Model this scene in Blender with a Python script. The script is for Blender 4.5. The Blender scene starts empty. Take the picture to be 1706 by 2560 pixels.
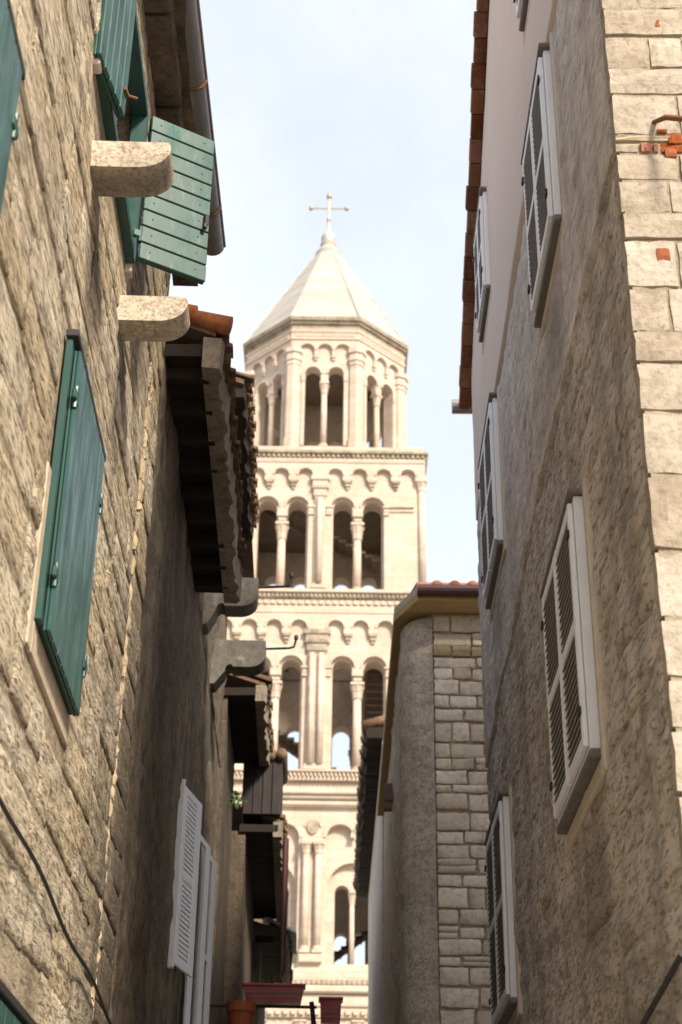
import bpy, bmesh, math, random
from mathutils import Vector, Matrix, noise
from mathutils.geometry import tessellate_polygon
random.seed(11)
scene = bpy.context.scene
COL = scene.collection
R_ = math.radians

# ------------------------------------------------------------------ camera
PITCH, ROLL, FPX, CX, CY, CAMH = R_(28.5), R_(0.8), 3800.0, 853.0, 1280.0, 1.6
_r0 = Vector((1, 0, 0)); _u0 = Vector((0, -math.sin(PITCH), math.cos(PITCH)))
FWD = Vector((0, math.cos(PITCH), math.sin(PITCH)))
RIGHT = _r0 * math.cos(ROLL) + _u0 * math.sin(ROLL)
UP = _u0 * math.cos(ROLL) - _r0 * math.sin(ROLL)
CAM = Vector((0, 0, CAMH))
cd = bpy.data.cameras.new('camera'); cam = bpy.data.objects.new('camera', cd); COL.objects.link(cam)
cd.sensor_fit = 'HORIZONTAL'; cd.sensor_width = 24.0; cd.lens = 24.0 * FPX / 1706.0
cd.clip_start = 0.1; cd.clip_end = 3000
m = Matrix.Identity(4)
for i in range(3):
    m[i][0] = RIGHT[i]; m[i][1] = UP[i]; m[i][2] = -FWD[i]; m[i][3] = CAM[i]
cam.matrix_world = m
cd.dof.use_dof = True; cd.dof.focus_distance = 10.0; cd.dof.aperture_fstop = 2.8
scene.camera = cam

# ------------------------------------------------------------------ light
SUN = Vector((0.42, -0.68, 0.60)).normalized()            # direction to the sun: behind the camera, from the right
elev = math.asin(SUN.z); azim = math.atan2(SUN.x, SUN.y)
w = bpy.data.worlds.new('World'); scene.world = w; w.use_nodes = True
nt = w.node_tree; nt.nodes.clear()
out = nt.nodes.new('ShaderNodeOutputWorld'); bg = nt.nodes.new('ShaderNodeBackground')
sky = nt.nodes.new('ShaderNodeTexSky'); sky.sky_type = 'NISHITA'; sky.sun_disc = False
sky.sun_elevation = elev; sky.sun_rotation = azim
sky.air_density = 1.0; sky.dust_density = 3.0; sky.ozone_density = 1.0; sky.altitude = 10
veil = nt.nodes.new('ShaderNodeMixRGB'); veil.inputs[0].default_value = 0.6
veil.inputs[2].default_value = (6.0, 6.25, 6.6, 1)          # even veil of thin high cloud over the whole sky
tc = nt.nodes.new('ShaderNodeTexCoord'); cn_ = nt.nodes.new('ShaderNodeTexNoise'); cn_.inputs['Scale'].default_value = 2.4; cn_.inputs['Detail'].default_value = 7; cn_.inputs['Roughness'].default_value = .55
mr = nt.nodes.new('ShaderNodeMapRange'); mr.inputs[1].default_value = .35; mr.inputs[2].default_value = .7; mr.inputs[3].default_value = .48; mr.inputs[4].default_value = .78
nt.links.new(tc.outputs['Generated'], cn_.inputs['Vector']); nt.links.new(cn_.outputs['Fac'], mr.inputs[0]); nt.links.new(mr.outputs[0], veil.inputs[0])   # thin cloud, a little thicker here and there
nt.links.new(sky.outputs[0], veil.inputs[1]); nt.links.new(veil.outputs[0], bg.inputs[0])
bg.inputs[1].default_value = 0.097
nt.links.new(bg.outputs[0], out.inputs[0])
sd = bpy.data.lights.new('sun', 'SUN'); sun = bpy.data.objects.new('sun', sd); COL.objects.link(sun)
sd.energy = 3.5; sd.angle = R_(10.0); sd.color = (1.0, 0.90, 0.76)
sun.rotation_euler = SUN.to_track_quat('Z', 'Y').to_euler(); sun.location = (0, -20, 40)
vs = scene.view_settings
vs.view_transform = 'Standard'; vs.look = 'None'; vs.gamma = 1.0; vs.exposure = 1.15; vs.use_curve_mapping = False
scene.cycles.max_bounces = 8; scene.cycles.diffuse_bounces = 5

# ------------------------------------------------------------------ materials
def _mat(name):
    mt = bpy.data.materials.new(name); mt.use_nodes = True
    n = mt.node_tree.nodes; n.clear()
    o = n.new('ShaderNodeOutputMaterial'); b = n.new('ShaderNodeBsdfPrincipled')
    mt.node_tree.links.new(b.outputs[0], o.inputs[0])
    return mt, n, mt.node_tree.links, b
def _mapped(n, l, scale):
    g = n.new('ShaderNodeNewGeometry'); mp = n.new('ShaderNodeMapping')
    mp.inputs['Scale'].default_value = scale
    l.new(g.outputs['Position'], mp.inputs['Vector']); return mp.outputs[0]
def _noise(n, l, vec, scale, detail=6, rough=0.6):
    t = n.new('ShaderNodeTexNoise'); t.inputs['Scale'].default_value = scale
    t.inputs['Detail'].default_value = detail; t.inputs['Roughness'].default_value = rough
    l.new(vec, t.inputs['Vector']); return t.outputs['Fac']
def _ramp(n, l, src, p0, p1, a=0.0, b=1.0):
    m = n.new('ShaderNodeMapRange'); m.inputs[1].default_value = p0; m.inputs[2].default_value = p1
    m.inputs[3].default_value = a; m.inputs[4].default_value = b; l.new(src, m.inputs[0]); return m.outputs[0]
def _mix(n, l, fac, c1, c2, mode='MIX'):
    x = n.new('ShaderNodeMixRGB'); x.blend_type = mode
    for i, v in ((0, fac), (1, c1), (2, c2)):
        if hasattr(v, 'links') or hasattr(v, 'is_linked'): l.new(v, x.inputs[i])
        elif i == 0: x.inputs[0].default_value = v
        else: x.inputs[i].default_value = (*v, 1)
    return x.outputs[0]
def rock(name, c1, c2, dark, pits=0.5, pit_scale=22, streak=0.0, streak_col=None, bump=0.6, dist=0.02, rough=0.9,
         stretch=(1, 1, 1), jitter=0.0, patch=1.3, lichen=None, sharp=0.0, dark_patches=None, ashlar=None):
    """weathered stone or render: two tones in patches, dark pits, rain streaks, fine relief"""
    mt, n, l, b = _mat(name)
    v = _mapped(n, l, stretch)
    big = _noise(n, l, v, patch, 5, 0.6)
    col = _mix(n, l, _ramp(n, l, big, 0.35, 0.65), c1, c2)
    if lichen:
        col = _mix(n, l, _ramp(n, l, _noise(n, l, v, 2.7, 6, 0.7), 0.55, 0.72, 0, 0.8), col, lichen)
    fine = _noise(n, l, v, pit_scale, 8, 0.72)
    mid = _noise(n, l, v, pit_scale * 0.28, 7, 0.68)
    pf = _ramp(n, l, fine, 0.50, 0.63, 0, pits); pm = _ramp(n, l, mid, 0.5, 0.64, 0, pits * .8)
    col = _mix(n, l, pf, col, dark); col = _mix(n, l, pm, col, dark)
    if sharp:                                                # small open pores and cracks
        sp = _noise(n, l, v, pit_scale * 1.5, 4, 0.6); col = _mix(n, l, _ramp(n, l, sp, 0.56, 0.60, 0, sharp), col, tuple(x * .6 for x in dark))
        cv = _noise(n, l, _mapped(n, l, (1.6, .5, 4.5)), 1.6, 5, 0.6)
        ck = n.new('ShaderNodeMath'); ck.operation = 'ABSOLUTE'; sb = n.new('ShaderNodeMath'); sb.operation = 'SUBTRACT'; sb.inputs[1].default_value = 0.5
        l.new(cv, sb.inputs[0]); l.new(sb.outputs[0], ck.inputs[0])
        col = _mix(n, l, _ramp(n, l, ck.outputs[0], 0.003, 0.016, sharp, 0), col, dark)
    for dark_patch in (dark_patches or ()):                               # dark patches, drip stains below the sills among them: centre y, z, reach in y and z, strength
        g2 = n.new('ShaderNodeNewGeometry'); dm = n.new('ShaderNodeVectorMath'); dm.operation = 'SUBTRACT'; dm.inputs[1].default_value = (0, dark_patch[0], dark_patch[1])
        l.new(g2.outputs['Position'], dm.inputs[0]); ms = n.new('ShaderNodeVectorMath'); ms.operation = 'MULTIPLY'; ms.inputs[1].default_value = (0, 1 / dark_patch[2], 1 / dark_patch[3])
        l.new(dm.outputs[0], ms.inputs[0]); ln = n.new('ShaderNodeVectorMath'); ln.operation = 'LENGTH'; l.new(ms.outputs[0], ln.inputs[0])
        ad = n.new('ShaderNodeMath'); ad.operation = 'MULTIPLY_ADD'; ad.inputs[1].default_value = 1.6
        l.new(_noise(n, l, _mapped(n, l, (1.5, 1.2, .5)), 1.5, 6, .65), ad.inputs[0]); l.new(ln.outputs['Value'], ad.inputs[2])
        col = _mix(n, l, _ramp(n, l, ad.outputs[0], 1.1, 1.9, dark_patch[4], 0), col, (.07, .058, .048))
    if ashlar:                                               # fine joints of the ashlar, too far off to build
        sx_ = n.new('ShaderNodeSeparateXYZ'); g3 = n.new('ShaderNodeNewGeometry'); l.new(g3.outputs['Position'], sx_.inputs[0])
        sm = n.new('ShaderNodeMath'); l.new(sx_.outputs[0], sm.inputs[0]); l.new(sx_.outputs[1], sm.inputs[1]); cb = n.new('ShaderNodeCombineXYZ')
        l.new(sm.outputs[0], cb.inputs[0]); l.new(sx_.outputs[2], cb.inputs[1])
        bk = n.new('ShaderNodeTexBrick'); bk.inputs['Scale'].default_value = 1; bk.inputs['Brick Width'].default_value = ashlar[0]; bk.inputs['Row Height'].default_value = ashlar[1]
        bk.inputs['Mortar Size'].default_value = .012; bk.inputs['Mortar Smooth'].default_value = .6
        bk.inputs['Color1'].default_value = (1, 1, 1, 1); bk.inputs['Color2'].default_value = (.84, .81, .77, 1); bk.inputs['Mortar'].default_value = (.62, .54, .45, 1)
        l.new(cb.outputs[0], bk.inputs['Vector']); col = _mix(n, l, ashlar[2], col, bk.outputs[0], 'MULTIPLY')
    if streak:
        sv = _mapped(n, l, (3.0, 3.0, 0.22))
        sk = _ramp(n, l, _noise(n, l, sv, 1.0, 6, 0.65), 0.46, 0.68, 0, streak)
        col = _mix(n, l, sk, col, streak_col or dark)
    if jitter:
        oi = n.new('ShaderNodeObjectInfo'); hs = n.new('ShaderNodeHueSaturation')
        l.new(_ramp(n, l, oi.outputs['Random'], 0, 1, 1 - jitter, 1 + jitter), hs.inputs['Value'])
        l.new(_ramp(n, l, oi.outputs['Random'], 0, 1, 1.15, 0.85), hs.inputs['Saturation'])
        l.new(col, hs.inputs['Color']); col = hs.outputs[0]
    l.new(col, b.inputs['Base Color']); b.inputs['Roughness'].default_value = rough
    b.inputs['Specular IOR Level'].default_value = 0.2
    bp = n.new('ShaderNodeBump'); bp.inputs['Strength'].default_value = bump; bp.inputs['Distance'].default_value = dist
    h = n.new('ShaderNodeMath'); h.operation = 'MULTIPLY_ADD'; h.inputs[1].default_value = -0.6
    l.new(fine, h.inputs[0]); l.new(_ramp(n, l, mid, 0, 1, 1.2, 0), h.inputs[2])
    l.new(h.outputs[0], bp.inputs['Height']); l.new(bp.outputs[0], b.inputs['Normal'])
    return mt
def paint(name, c, rough=0.45, wear=None, wear_amt=0.3, metal=0.0, var=0.25, scale=9, stretch=(1, 1, 0.35)):
    mt, n, l, b = _mat(name)
    v = _mapped(n, l, stretch)
    a = _noise(n, l, v, scale, 6, 0.65)
    col = _mix(n, l, _ramp(n, l, a, 0.3, 0.7), c, tuple(x * (1 - var) for x in c))
    if wear:
        col = _mix(n, l, _ramp(n, l, _noise(n, l, v, scale * 3.1, 8, 0.7), 0.57, 0.68, 0, wear_amt), col, wear)
    l.new(col, b.inputs['Base Color'])
    l.new(_ramp(n, l, a, 0.3, 0.7, rough - 0.08, rough + 0.15), b.inputs['Roughness'])
    b.inputs['Metallic'].default_value = metal
    bp = n.new('ShaderNodeBump'); bp.inputs['Strength'].default_value = 0.25; bp.inputs['Distance'].default_value = 0.004
    l.new(a, bp.inputs['Height']); l.new(bp.outputs[0], b.inputs['Normal'])
    return mt
MAT = dict(
    lstone=rock('limestone_rubble', (.66, .555, .40), (.56, .46, .325), (.12, .09, .06), pits=.7, pit_scale=27, sharp=.75, dark_patches=((9.9, 3.6, 1.5, 3.2, .85), (6.75, 6.75, .28, .62, .75), (8.1, 6.7, .3, .75, .7), (9.0, 8.3, .8, .9, .5)), streak=.45, streak_col=(.19, .145, .10), bump=1.0, dist=.05, jitter=.05, stretch=(1, .25, 1.15)),
    lmortar=rock('old_lime_mortar', (.42, .34, .24), (.32, .26, .18), (.07, .05, .035), pits=.7, pit_scale=30, stretch=(1, .32, 1.1), streak=.5, streak_col=(.09, .07, .05), bump=.9, dist=.03),
    seam=rock('yellow_mortar', (.46, .36, .235), (.37, .29, .185), (.14, .10, .065), pits=.6, bump=.8, dist=.02),
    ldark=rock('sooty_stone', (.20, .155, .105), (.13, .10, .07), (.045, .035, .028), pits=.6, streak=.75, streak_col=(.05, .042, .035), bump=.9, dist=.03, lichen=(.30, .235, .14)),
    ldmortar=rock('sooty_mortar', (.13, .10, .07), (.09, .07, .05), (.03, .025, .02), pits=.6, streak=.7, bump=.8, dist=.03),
    corbel=rock('dressed_limestone', (.52, .45, .345), (.42, .355, .27), (.14, .105, .08), sharp=.5, dark_patches=((6.45, 7.15, .2, .12, .6),), pits=.5, pit_scale=30, bump=.4, dist=.01, streak=.3, streak_col=(.2, .16, .12)),
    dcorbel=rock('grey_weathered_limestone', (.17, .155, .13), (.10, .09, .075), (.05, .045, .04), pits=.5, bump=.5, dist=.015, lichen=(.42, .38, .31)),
    surround=rock('window_plaster', (.54, .46, .385), (.47, .40, .335), (.25, .18, .12), pits=.2, bump=.3, dist=.01),
    lsurround=rock('left_window_plaster', (.50, .41, .30), (.42, .34, .25), (.18, .13, .09), pits=.4, bump=.4, dist=.01, streak=.3),
    rlow=rock('grey_stained_render', (.69, .61, .535), (.58, .51, .445), (.20, .17, .145), lichen=(.66, .59, .51), dark_patches=((8.4, 3.75, .7, .6, .5), (13.0, 3.4, .7, .5, .5), (7.2, 2.6, 1.2, .8, .35)), pits=.6, pit_scale=24, stretch=(1, .25, 1), sharp=.6, streak=.45, streak_col=(.12, .10, .085), bump=1.0, dist=.04),
    rmid=rock('purple_grey_render', (.69, .62, .58), (.59, .53, .495), (.24, .20, .175), dark_patches=((8.3, 7.45, .5, .45, .45), (12.4, 7.3, .6, .4, .45)), pits=.5, pit_scale=22, stretch=(1, .28, 1), sharp=.4, streak=.35, streak_col=(.17, .145, .13), bump=.8, dist=.03),
    rtop=rock('pale_pink_plaster', (.60, .51, .455), (.57, .48, .43), (.48, .41, .37), pits=.08, bump=.12, dist=.006, streak=.12, streak_col=(.5, .42, .38)),
    rstone=rock('cut_limestone', (.40, .345, .275), (.32, .27, .21), (.15, .115, .085), pits=.5, pit_scale=26, bump=.7, dist=.018, jitter=.14, patch=2.4),
    rmortar=rock('sandy_mortar', (.33, .275, .20), (.26, .215, .155), (.13, .10, .07), pits=.5, bump=.9, dist=.02),
    brick=rock('red_brick', (.30, .10, .05), (.24, .08, .045), (.14, .05, .03), pits=.4, pit_scale=40, bump=.6, dist=.01, jitter=.2),
    vbrick=rock('brown_verge_brick', (.22, .085, .04), (.14, .06, .035), (.06, .04, .03), pits=.6, bump=.6, dist=.01, jitter=.35, lichen=(.30, .22, .14)),
    mstone=rock('warm_grey_ashlar', (.72, .63, .51), (.63, .545, .44), (.17, .135, .10), pits=.35, bump=.7, dist=.018, jitter=.15, patch=2.2),
    ystone=rock('ochre_stone', (.38, .31, .20), (.32, .26, .17), (.18, .12, .06), pits=.3, bump=.6, dist=.015, jitter=.1),
    mmortar=rock('ochre_mortar', (.60, .51, .38), (.52, .44, .325), (.13, .10, .065), pits=.4, bump=.8, dist=.02),
    mside=rock('rough_side_render', (.70, .61, .51), (.60, .52, .43), (.22, .18, .145), pits=.5, pit_scale=22, sharp=.4, streak=.35, streak_col=(.26, .22, .18), bump=.9, dist=.03),
    soffit=rock('ochre_soffit', (.50, .36, .17), (.42, .30, .14), (.20, .13, .06), pits=.2, bump=.3, dist=.01),
    tower=rock('cream_tower_limestone', ashlar=(1.15, .42, .75), c1=(.505, .425, .355), c2=(.475, .39, .318), dark=(.25, .185, .12), pits=.2, pit_scale=5, bump=.3, dist=.03, streak=.18, streak_col=(.5, .37, .22), patch=.5),
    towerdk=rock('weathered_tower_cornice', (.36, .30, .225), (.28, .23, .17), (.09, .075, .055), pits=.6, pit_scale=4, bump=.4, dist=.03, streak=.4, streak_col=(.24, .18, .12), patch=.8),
    towerin=rock('tower_inner_rubble', (.58, .49, .39), (.52, .43, .34), (.15, .12, .09), pits=.3, pit_scale=5, bump=.4, dist=.03, patch=.8),
    spire=rock('pale_spire_slabs', (.40, .37, .33), (.31, .285, .25), (.42, .38, .33), pits=.25, pit_scale=4, bump=.3, dist=.03, stretch=(.5, .5, 2.2), patch=.9),
    tile=rock('fired_clay_tile', (.40, .15, .065), (.30, .115, .06), (.10, .06, .04), pits=.6, bump=.4, dist=.01, jitter=.25),
    otile=rock('old_mossy_tile', (.17, .10, .06), (.11, .075, .05), (.04, .033, .025), pits=.6, bump=.5, dist=.012, jitter=.25, lichen=(.20, .18, .07)),
    mortaredge=rock('eave_mortar', (.30, .25, .19), (.22, .18, .14), (.07, .055, .045), pits=.5, bump=.9, dist=.02),
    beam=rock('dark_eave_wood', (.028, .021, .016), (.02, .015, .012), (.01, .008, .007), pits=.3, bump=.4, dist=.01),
    towerwood=rock('brown_tower_timber', (.20, .155, .115), (.15, .115, .085), (.07, .055, .04), pits=.3, pit_scale=6, bump=.3, dist=.02),
    green=paint('green_shutter_paint', (.018, .08, .066), .34, (.13, .17, .155), .45, var=.5, scale=6),
    greendk=paint('dark_green_trim', (.014, .06, .05), .4, (.14, .08, .04), .3),  # darker green of the frames, leaf backs and hinges
    white=paint('white_shutter_paint', (.74, .75, .78), .5, (.4, .38, .36), .2, var=.08),
    slat=paint('taupe_slat_shade', (.34, .31, .28), .6, (.2, .17, .14), .3, var=.15),  # darker than the frames: shade of undersides and gaps put into the colour
    hood=paint('zinc_hood', (.16, .145, .13), .5, (.3, .27, .24), .3),
    zinc=paint('zinc_gutter', (.30, .30, .30), .33, (.30, .22, .15), .25, metal=.6),
    rust=paint('rusty_iron', (.17, .07, .03), .8, (.06, .04, .03), .5),
    iron=paint('black_iron', (.018, .017, .016), .6),
    maroon=paint('maroon_plastic', (.30, .025, .028), .4, var=.2),
    terracotta=paint('terracotta_pot', (.34, .085, .025), .7, var=.2),
    baywood=paint('dark_red_boards', (.018, .009, .008), .7, (.012, .009, .008), .5),
    rgutter=paint('brown_red_gutter', (.075, .025, .022), .4, var=.2),
    pale=paint('pale_metal_sheet', (.62, .66, .68), .4, var=.15),
    gold=paint('gilded_iron', (.42, .34, .24), .45, metal=.4),
    ball=paint('grey_lead_ball', (.48, .45, .41), .5, metal=.2),
    cable=paint('black_cable', (.02, .02, .02), .6),
    wood=paint('weathered_box', (.13, .09, .075), .7, var=.3),
    room=paint('dim_room', (.10, .09, .08), .9),
    pave=rock('stone_paving', (.54, .50, .44), (.47, .43, .375), (.16, .14, .12), pits=.3, bump=.3, dist=.01),
    stem=paint('green_stem', (.05, .09, .025), .7),
    plaster=rock('white_flaking_plaster', (.50, .44, .38), (.40, .35, .30), (.16, .12, .10), pits=.4, bump=.6, dist=.02, streak=.4),
)
def glass():
    mt, n, l, b = _mat('window_glass')
    b.inputs['Base Color'].default_value = (.03, .035, .04, 1); b.inputs['Roughness'].default_value = .06
    b.inputs['Specular IOR Level'].default_value = .8; return mt
MAT['glass'] = glass()
def leafm():
    mt, n, l, b = _mat('leaf_green')
    b.inputs['Base Color'].default_value = (.05, .11, .03, 1); b.inputs['Roughness'].default_value = .6; return mt
MAT['leaf'] = leafm()

# ------------------------------------------------------------------ helpers
def rayd(x, y): return FWD * FPX + RIGHT * (x - CX) - UP * (y - CY)
def hitY(x, y, Y):
    v = rayd(x, y); return CAM + v * (Y / v.y)
def proj(P):
    v = P - CAM; z = v.dot(FWD); return CX + FPX * v.dot(RIGHT) / z, CY - FPX * v.dot(UP) / z
def meshdata(name, V, F, mat, smooth=False, recalc=True):
    me = bpy.data.meshes.new(name); me.from_pydata([tuple(v) for v in V], [], F)
    if recalc:
        bm = bmesh.new(); bm.from_mesh(me); bmesh.ops.recalc_face_normals(bm, faces=bm.faces); bm.to_mesh(me); bm.free()
    me.materials.append(MAT[mat])
    if smooth: me.polygons.foreach_set('use_smooth', [True] * len(me.polygons))
    return me
def ob(name, data, parent=None, loc=(0, 0, 0), rot=(0, 0, 0), scale=(1, 1, 1)):
    o = bpy.data.objects.new(name, data); COL.objects.link(o); o.parent = parent
    o.location = loc; o.rotation_euler = rot; o.scale = scale; return o
def thing(name, label, cat, loc=(0, 0, 0), rz=0.0, group=None):
    o = ob(name, None, None, loc, (0, 0, rz)); o['label'] = label; o['category'] = cat; o.empty_display_size = .2
    if group: o['group'] = group
    return o
class MB:
    def __init__(s): s.V = []; s.F = []
    def add(s, V, F):
        k = len(s.V); s.V += [tuple(v) for v in V]; s.F += [tuple(i + k for i in f) for f in F]; return s
    def box(s, x0, x1, y0, y1, z0, z1, c=0.0):
        x0, x1 = min(x0, x1), max(x0, x1); y0, y1 = min(y0, y1), max(y0, y1); z0, z1 = min(z0, z1), max(z0, z1)
        if c <= 0:
            V = [(x, y, z) for x in (x0, x1) for y in (y0, y1) for z in (z0, z1)]
            return s.add(V, [(0, 1, 3, 2), (4, 6, 7, 5), (0, 4, 5, 1), (2, 3, 7, 6), (0, 2, 6, 4), (1, 5, 7, 3)])
        c = min(c, (x1 - x0) * .45, (y1 - y0) * .45, (z1 - z0) * .45)
        bm = bmesh.new(); bmesh.ops.create_cube(bm, size=1)
        for v in bm.verts: v.co = Vector(((x0 + x1) / 2 + v.co.x * (x1 - x0), (y0 + y1) / 2 + v.co.y * (y1 - y0), (z0 + z1) / 2 + v.co.z * (z1 - z0)))
        bmesh.ops.bevel(bm, geom=bm.edges[:], offset=c, segments=1, affect='EDGES')
        bm.verts.index_update(); V = [v.co[:] for v in bm.verts]; F = [[v.index for v in f.verts] for f in bm.faces]; bm.free()
        return s.add(V, F)
    def tube(s, pts, r, n=8, caps=True):
        P = [Vector(p) for p in pts]; rr = r if isinstance(r, (list, tuple)) else [r] * len(P); V = []; F = []
        for i, p in enumerate(P):
            t = (P[min(i + 1, len(P) - 1)] - P[max(i - 1, 0)]).normalized()
            a = t.cross(Vector((0, 0, 1))) if abs(t.z) < .95 else t.cross(Vector((1, 0, 0))); a.normalize(); b = t.cross(a)
            for k in range(n):
                q = 2 * math.pi * k / n; V.append(p + (a * math.cos(q) + b * math.sin(q)) * rr[i])
        for i in range(len(P) - 1):
            for k in range(n): F.append((i * n + k, i * n + (k + 1) % n, (i + 1) * n + (k + 1) % n, (i + 1) * n + k))
        if caps: F += [tuple(range(n)), tuple((len(P) - 1) * n + k for k in range(n))]
        return s.add(V, F)
    def lathe(s, prof, n=14, cx=0, cy=0, lobes=0, amp=0):
        V = []; F = []
        for r, z in prof:
            for k in range(n):
                q = 2 * math.pi * k / n; R = r * (1 + amp * math.cos(lobes * q))
                V.append((cx + R * math.cos(q), cy + R * math.sin(q), z))
        for i in range(len(prof) - 1):
            for k in range(n): F.append((i * n + k, i * n + (k + 1) % n, (i + 1) * n + (k + 1) % n, (i + 1) * n + k))
        F += [tuple(range(n)), tuple((len(prof) - 1) * n + k for k in range(n))]
        return s.add(V, F)
    def panel(s, outer, holes, y0, y1):
        """flat shape in the x-z plane with holes, extruded from y0 to y1"""
        loops = [outer] + list(holes); flat = [p for lp in loops for p in lp]; n = len(flat)
        tri = tessellate_polygon([[Vector((p[0], p[1], 0)) for p in lp] for lp in loops])
        V = [(p[0], y0, p[1]) for p in flat] + [(p[0], y1, p[1]) for p in flat]; F = []
        for t in tri: F.append(tuple(t)); F.append(tuple(i + n for i in reversed(t)))
        k = 0
        for lp in loops:
            c = len(lp)
            for i in range(c): a, b = k + i, k + (i + 1) % c; F.append((a, b, b + n, a + n))
            k += c
        return s.add(V, F)
    def ring(s, cx, z, r0, r1, y0, y1, n=14):
        o = [(cx + r1 * math.cos(math.pi * i / n), z + r1 * math.sin(math.pi * i / n)) for i in range(n + 1)]
        i_ = [(cx + r0 * math.cos(math.pi * i / n), z + r0 * math.sin(math.pi * i / n)) for i in range(n, -1, -1)]
        return s.panel(o + i_, [], y0, y1)
    def mesh(s, name, mat, smooth=False): return meshdata(name, s.V, s.F, mat, smooth)
    def obj(s, name, mat, parent=None, smooth=False, **k): return ob(name, s.mesh(name, mat, smooth), parent, **k)
def arch(cx, hw, zs, z0, n=12):
    """outline of a round-headed opening"""
    return [(cx - hw, z0), (cx + hw, z0)] + [(cx + hw * math.cos(math.pi * i / n), zs + hw * math.sin(math.pi * i / n)) for i in range(n + 1)]

def two_arch(c1, c2, hw, zs, z0, n=12):
    """outline of a pair of round-headed lights open to each other below the springing"""
    A = lambda c: [(c + hw * math.cos(math.pi * i / n), zs + hw * math.sin(math.pi * i / n)) for i in range(n + 1)]
    return [(c1 - hw, z0), (c2 + hw, z0)] + A(c2) + A(c1)

# rough block variants shared by all single stones (unit size, front face towards -y)
def rough_block(seed, mat, rnd=.035, amp=.025, nx=5, nz=4, je=(.05, .07)):
    rg = random.Random(seed); V = []; F = []
    for j in range(nz):
        for i in range(nx):
            u = i / (nx - 1) - .5; v = j / (nz - 1) - .5
            edge = min(.5 - abs(u), .5 - abs(v))
            y = -.5 + (rnd * 2.0 if edge < .01 else 0) + (rg.random() - .5) * amp * 6
            if edge < .01: u *= 1 - rg.random() * je[0]; v *= 1 - rg.random() * je[1]
            V.append((u, y, v))
    for j in range(nz - 1):
        for i in range(nx - 1): a = j * nx + i; F.append((a, a + 1, a + nx + 1, a + nx))
    rim = [i for i in range(nx)] + [j * nx + nx - 1 for j in range(1, nz)] + [(nz - 1) * nx + i for i in range(nx - 2, -1, -1)] + [j * nx for j in range(nz - 2, 0, -1)]
    k = len(V)
    for i in rim: V.append((V[i][0], .5, V[i][2]))
    c = len(rim)
    for i in range(c): F.append((rim[i], rim[(i + 1) % c], k + (i + 1) % c, k + i))
    F.append(tuple(k + i for i in range(c)))
    return V, F
BLOCKS = {}
def block_set(mat, n=10, rnd=.035, amp=.025):
    if mat not in BLOCKS: BLOCKS[mat] = [meshdata('stone', *rough_block(100 + i, mat, rnd, amp, je=(.10, .16) if mat == 'mstone' else (.05, .08)), mat, mat == 'mstone') for i in range(n)] if mat != 'lstone' else [meshdata('stone', *rough_block(200 + i, mat, .03, .016, 9, 6), mat, True) for i in range(14)]
    return BLOCKS[mat]
def stone(parent, mat, c, w, d, h, rz=0.0, name='stone', tilt=0.0):
    o = ob(name, random.choice(block_set(mat)), parent, c, (0, tilt, rz), (w, d, h)); return o

# ------------------------------------------------------------------ wall frames
class Frame:
    """an alley wall: s runs along the wall away from the camera, o out into the alley"""
    def __init__(self, x0, dx, side):
        self.t = Vector((dx, math.sqrt(1 - dx * dx), 0)); self.P = Vector((x0, 0, 0)); self.side = side
        self.rz = math.atan2(self.t.y, self.t.x); self.out = Vector((self.t.y, -self.t.x, 0)) * (1 if side < 0 else -1)
    def w(self, s, o, z): return self.P + self.t * s + self.out * o + Vector((0, 0, z))
    def y(self, o): return o * self.side                 # local y of an offset o
LW = Frame(-1.25, -0.0206, -1)
RW = Frame(1.345, 0.0083, 1)

# ------------------------------------------------------------------ ground
g = MB().add([(-150, -60, 0), (150, -60, 0), (150, 250, 0), (-150, 250, 0)], [(0, 1, 2, 3)]).obj('ground', 'pave'); g['kind'] = 'structure'

# ------------------------------------------------------------------ shutters and windows
def plank_shutter(house, fr, s, o, z, w_, h, ang, n=7, horizontal=False, thick=.035, name='shutter', label=None, mat='green', flip=False):
    """leaf hinged at (s,o,z); boards are its sub-parts. ang: swing about the hinge (0 = flat along +s)"""
    y = fr.y
    base = MB()
    fw = .035
    base.box(0, w_, 0, y(thick * .6), 0, h, .004)
    leaf = base.obj(name, 'greendk', house, loc=(s, y(o), z), rot=(0, 0, ang * fr.side))
    if label: leaf['label'] = label
    gap = .008; side = -1 if flip else 1
    y0 = y(thick * .6 + .001) if side > 0 else y(-.001); y1 = y(thick * 1.4) if side > 0 else y(-thick * .8)
    if horizontal:
        bh = (h - gap * (n - 1)) / n; me = MB().box(0.0, w_, y0, y1, 0, bh, .006).mesh('board', mat)
        for i in range(n): ob('board', me, leaf, (0, 0, i * (bh + gap)))
    else:
        bw = (w_ - gap * (n - 1)) / n; me = MB().box(0, bw, y0, y1, 0, h, .006).mesh('board', mat)
        for i in range(n): ob('board', me, leaf, (i * (bw + gap), 0, 0))
    return leaf
def hinge(leaf, fr, x, z, yo):
    MB().box(x - .05, x + .05, fr.y(yo), fr.y(yo + .022), z - .028, z + .028, .006).tube([(x, fr.y(yo + .011), z - .06), (x, fr.y(yo + .011), z + .06)], .014, 8).obj('hinge', 'greendk', leaf)
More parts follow.
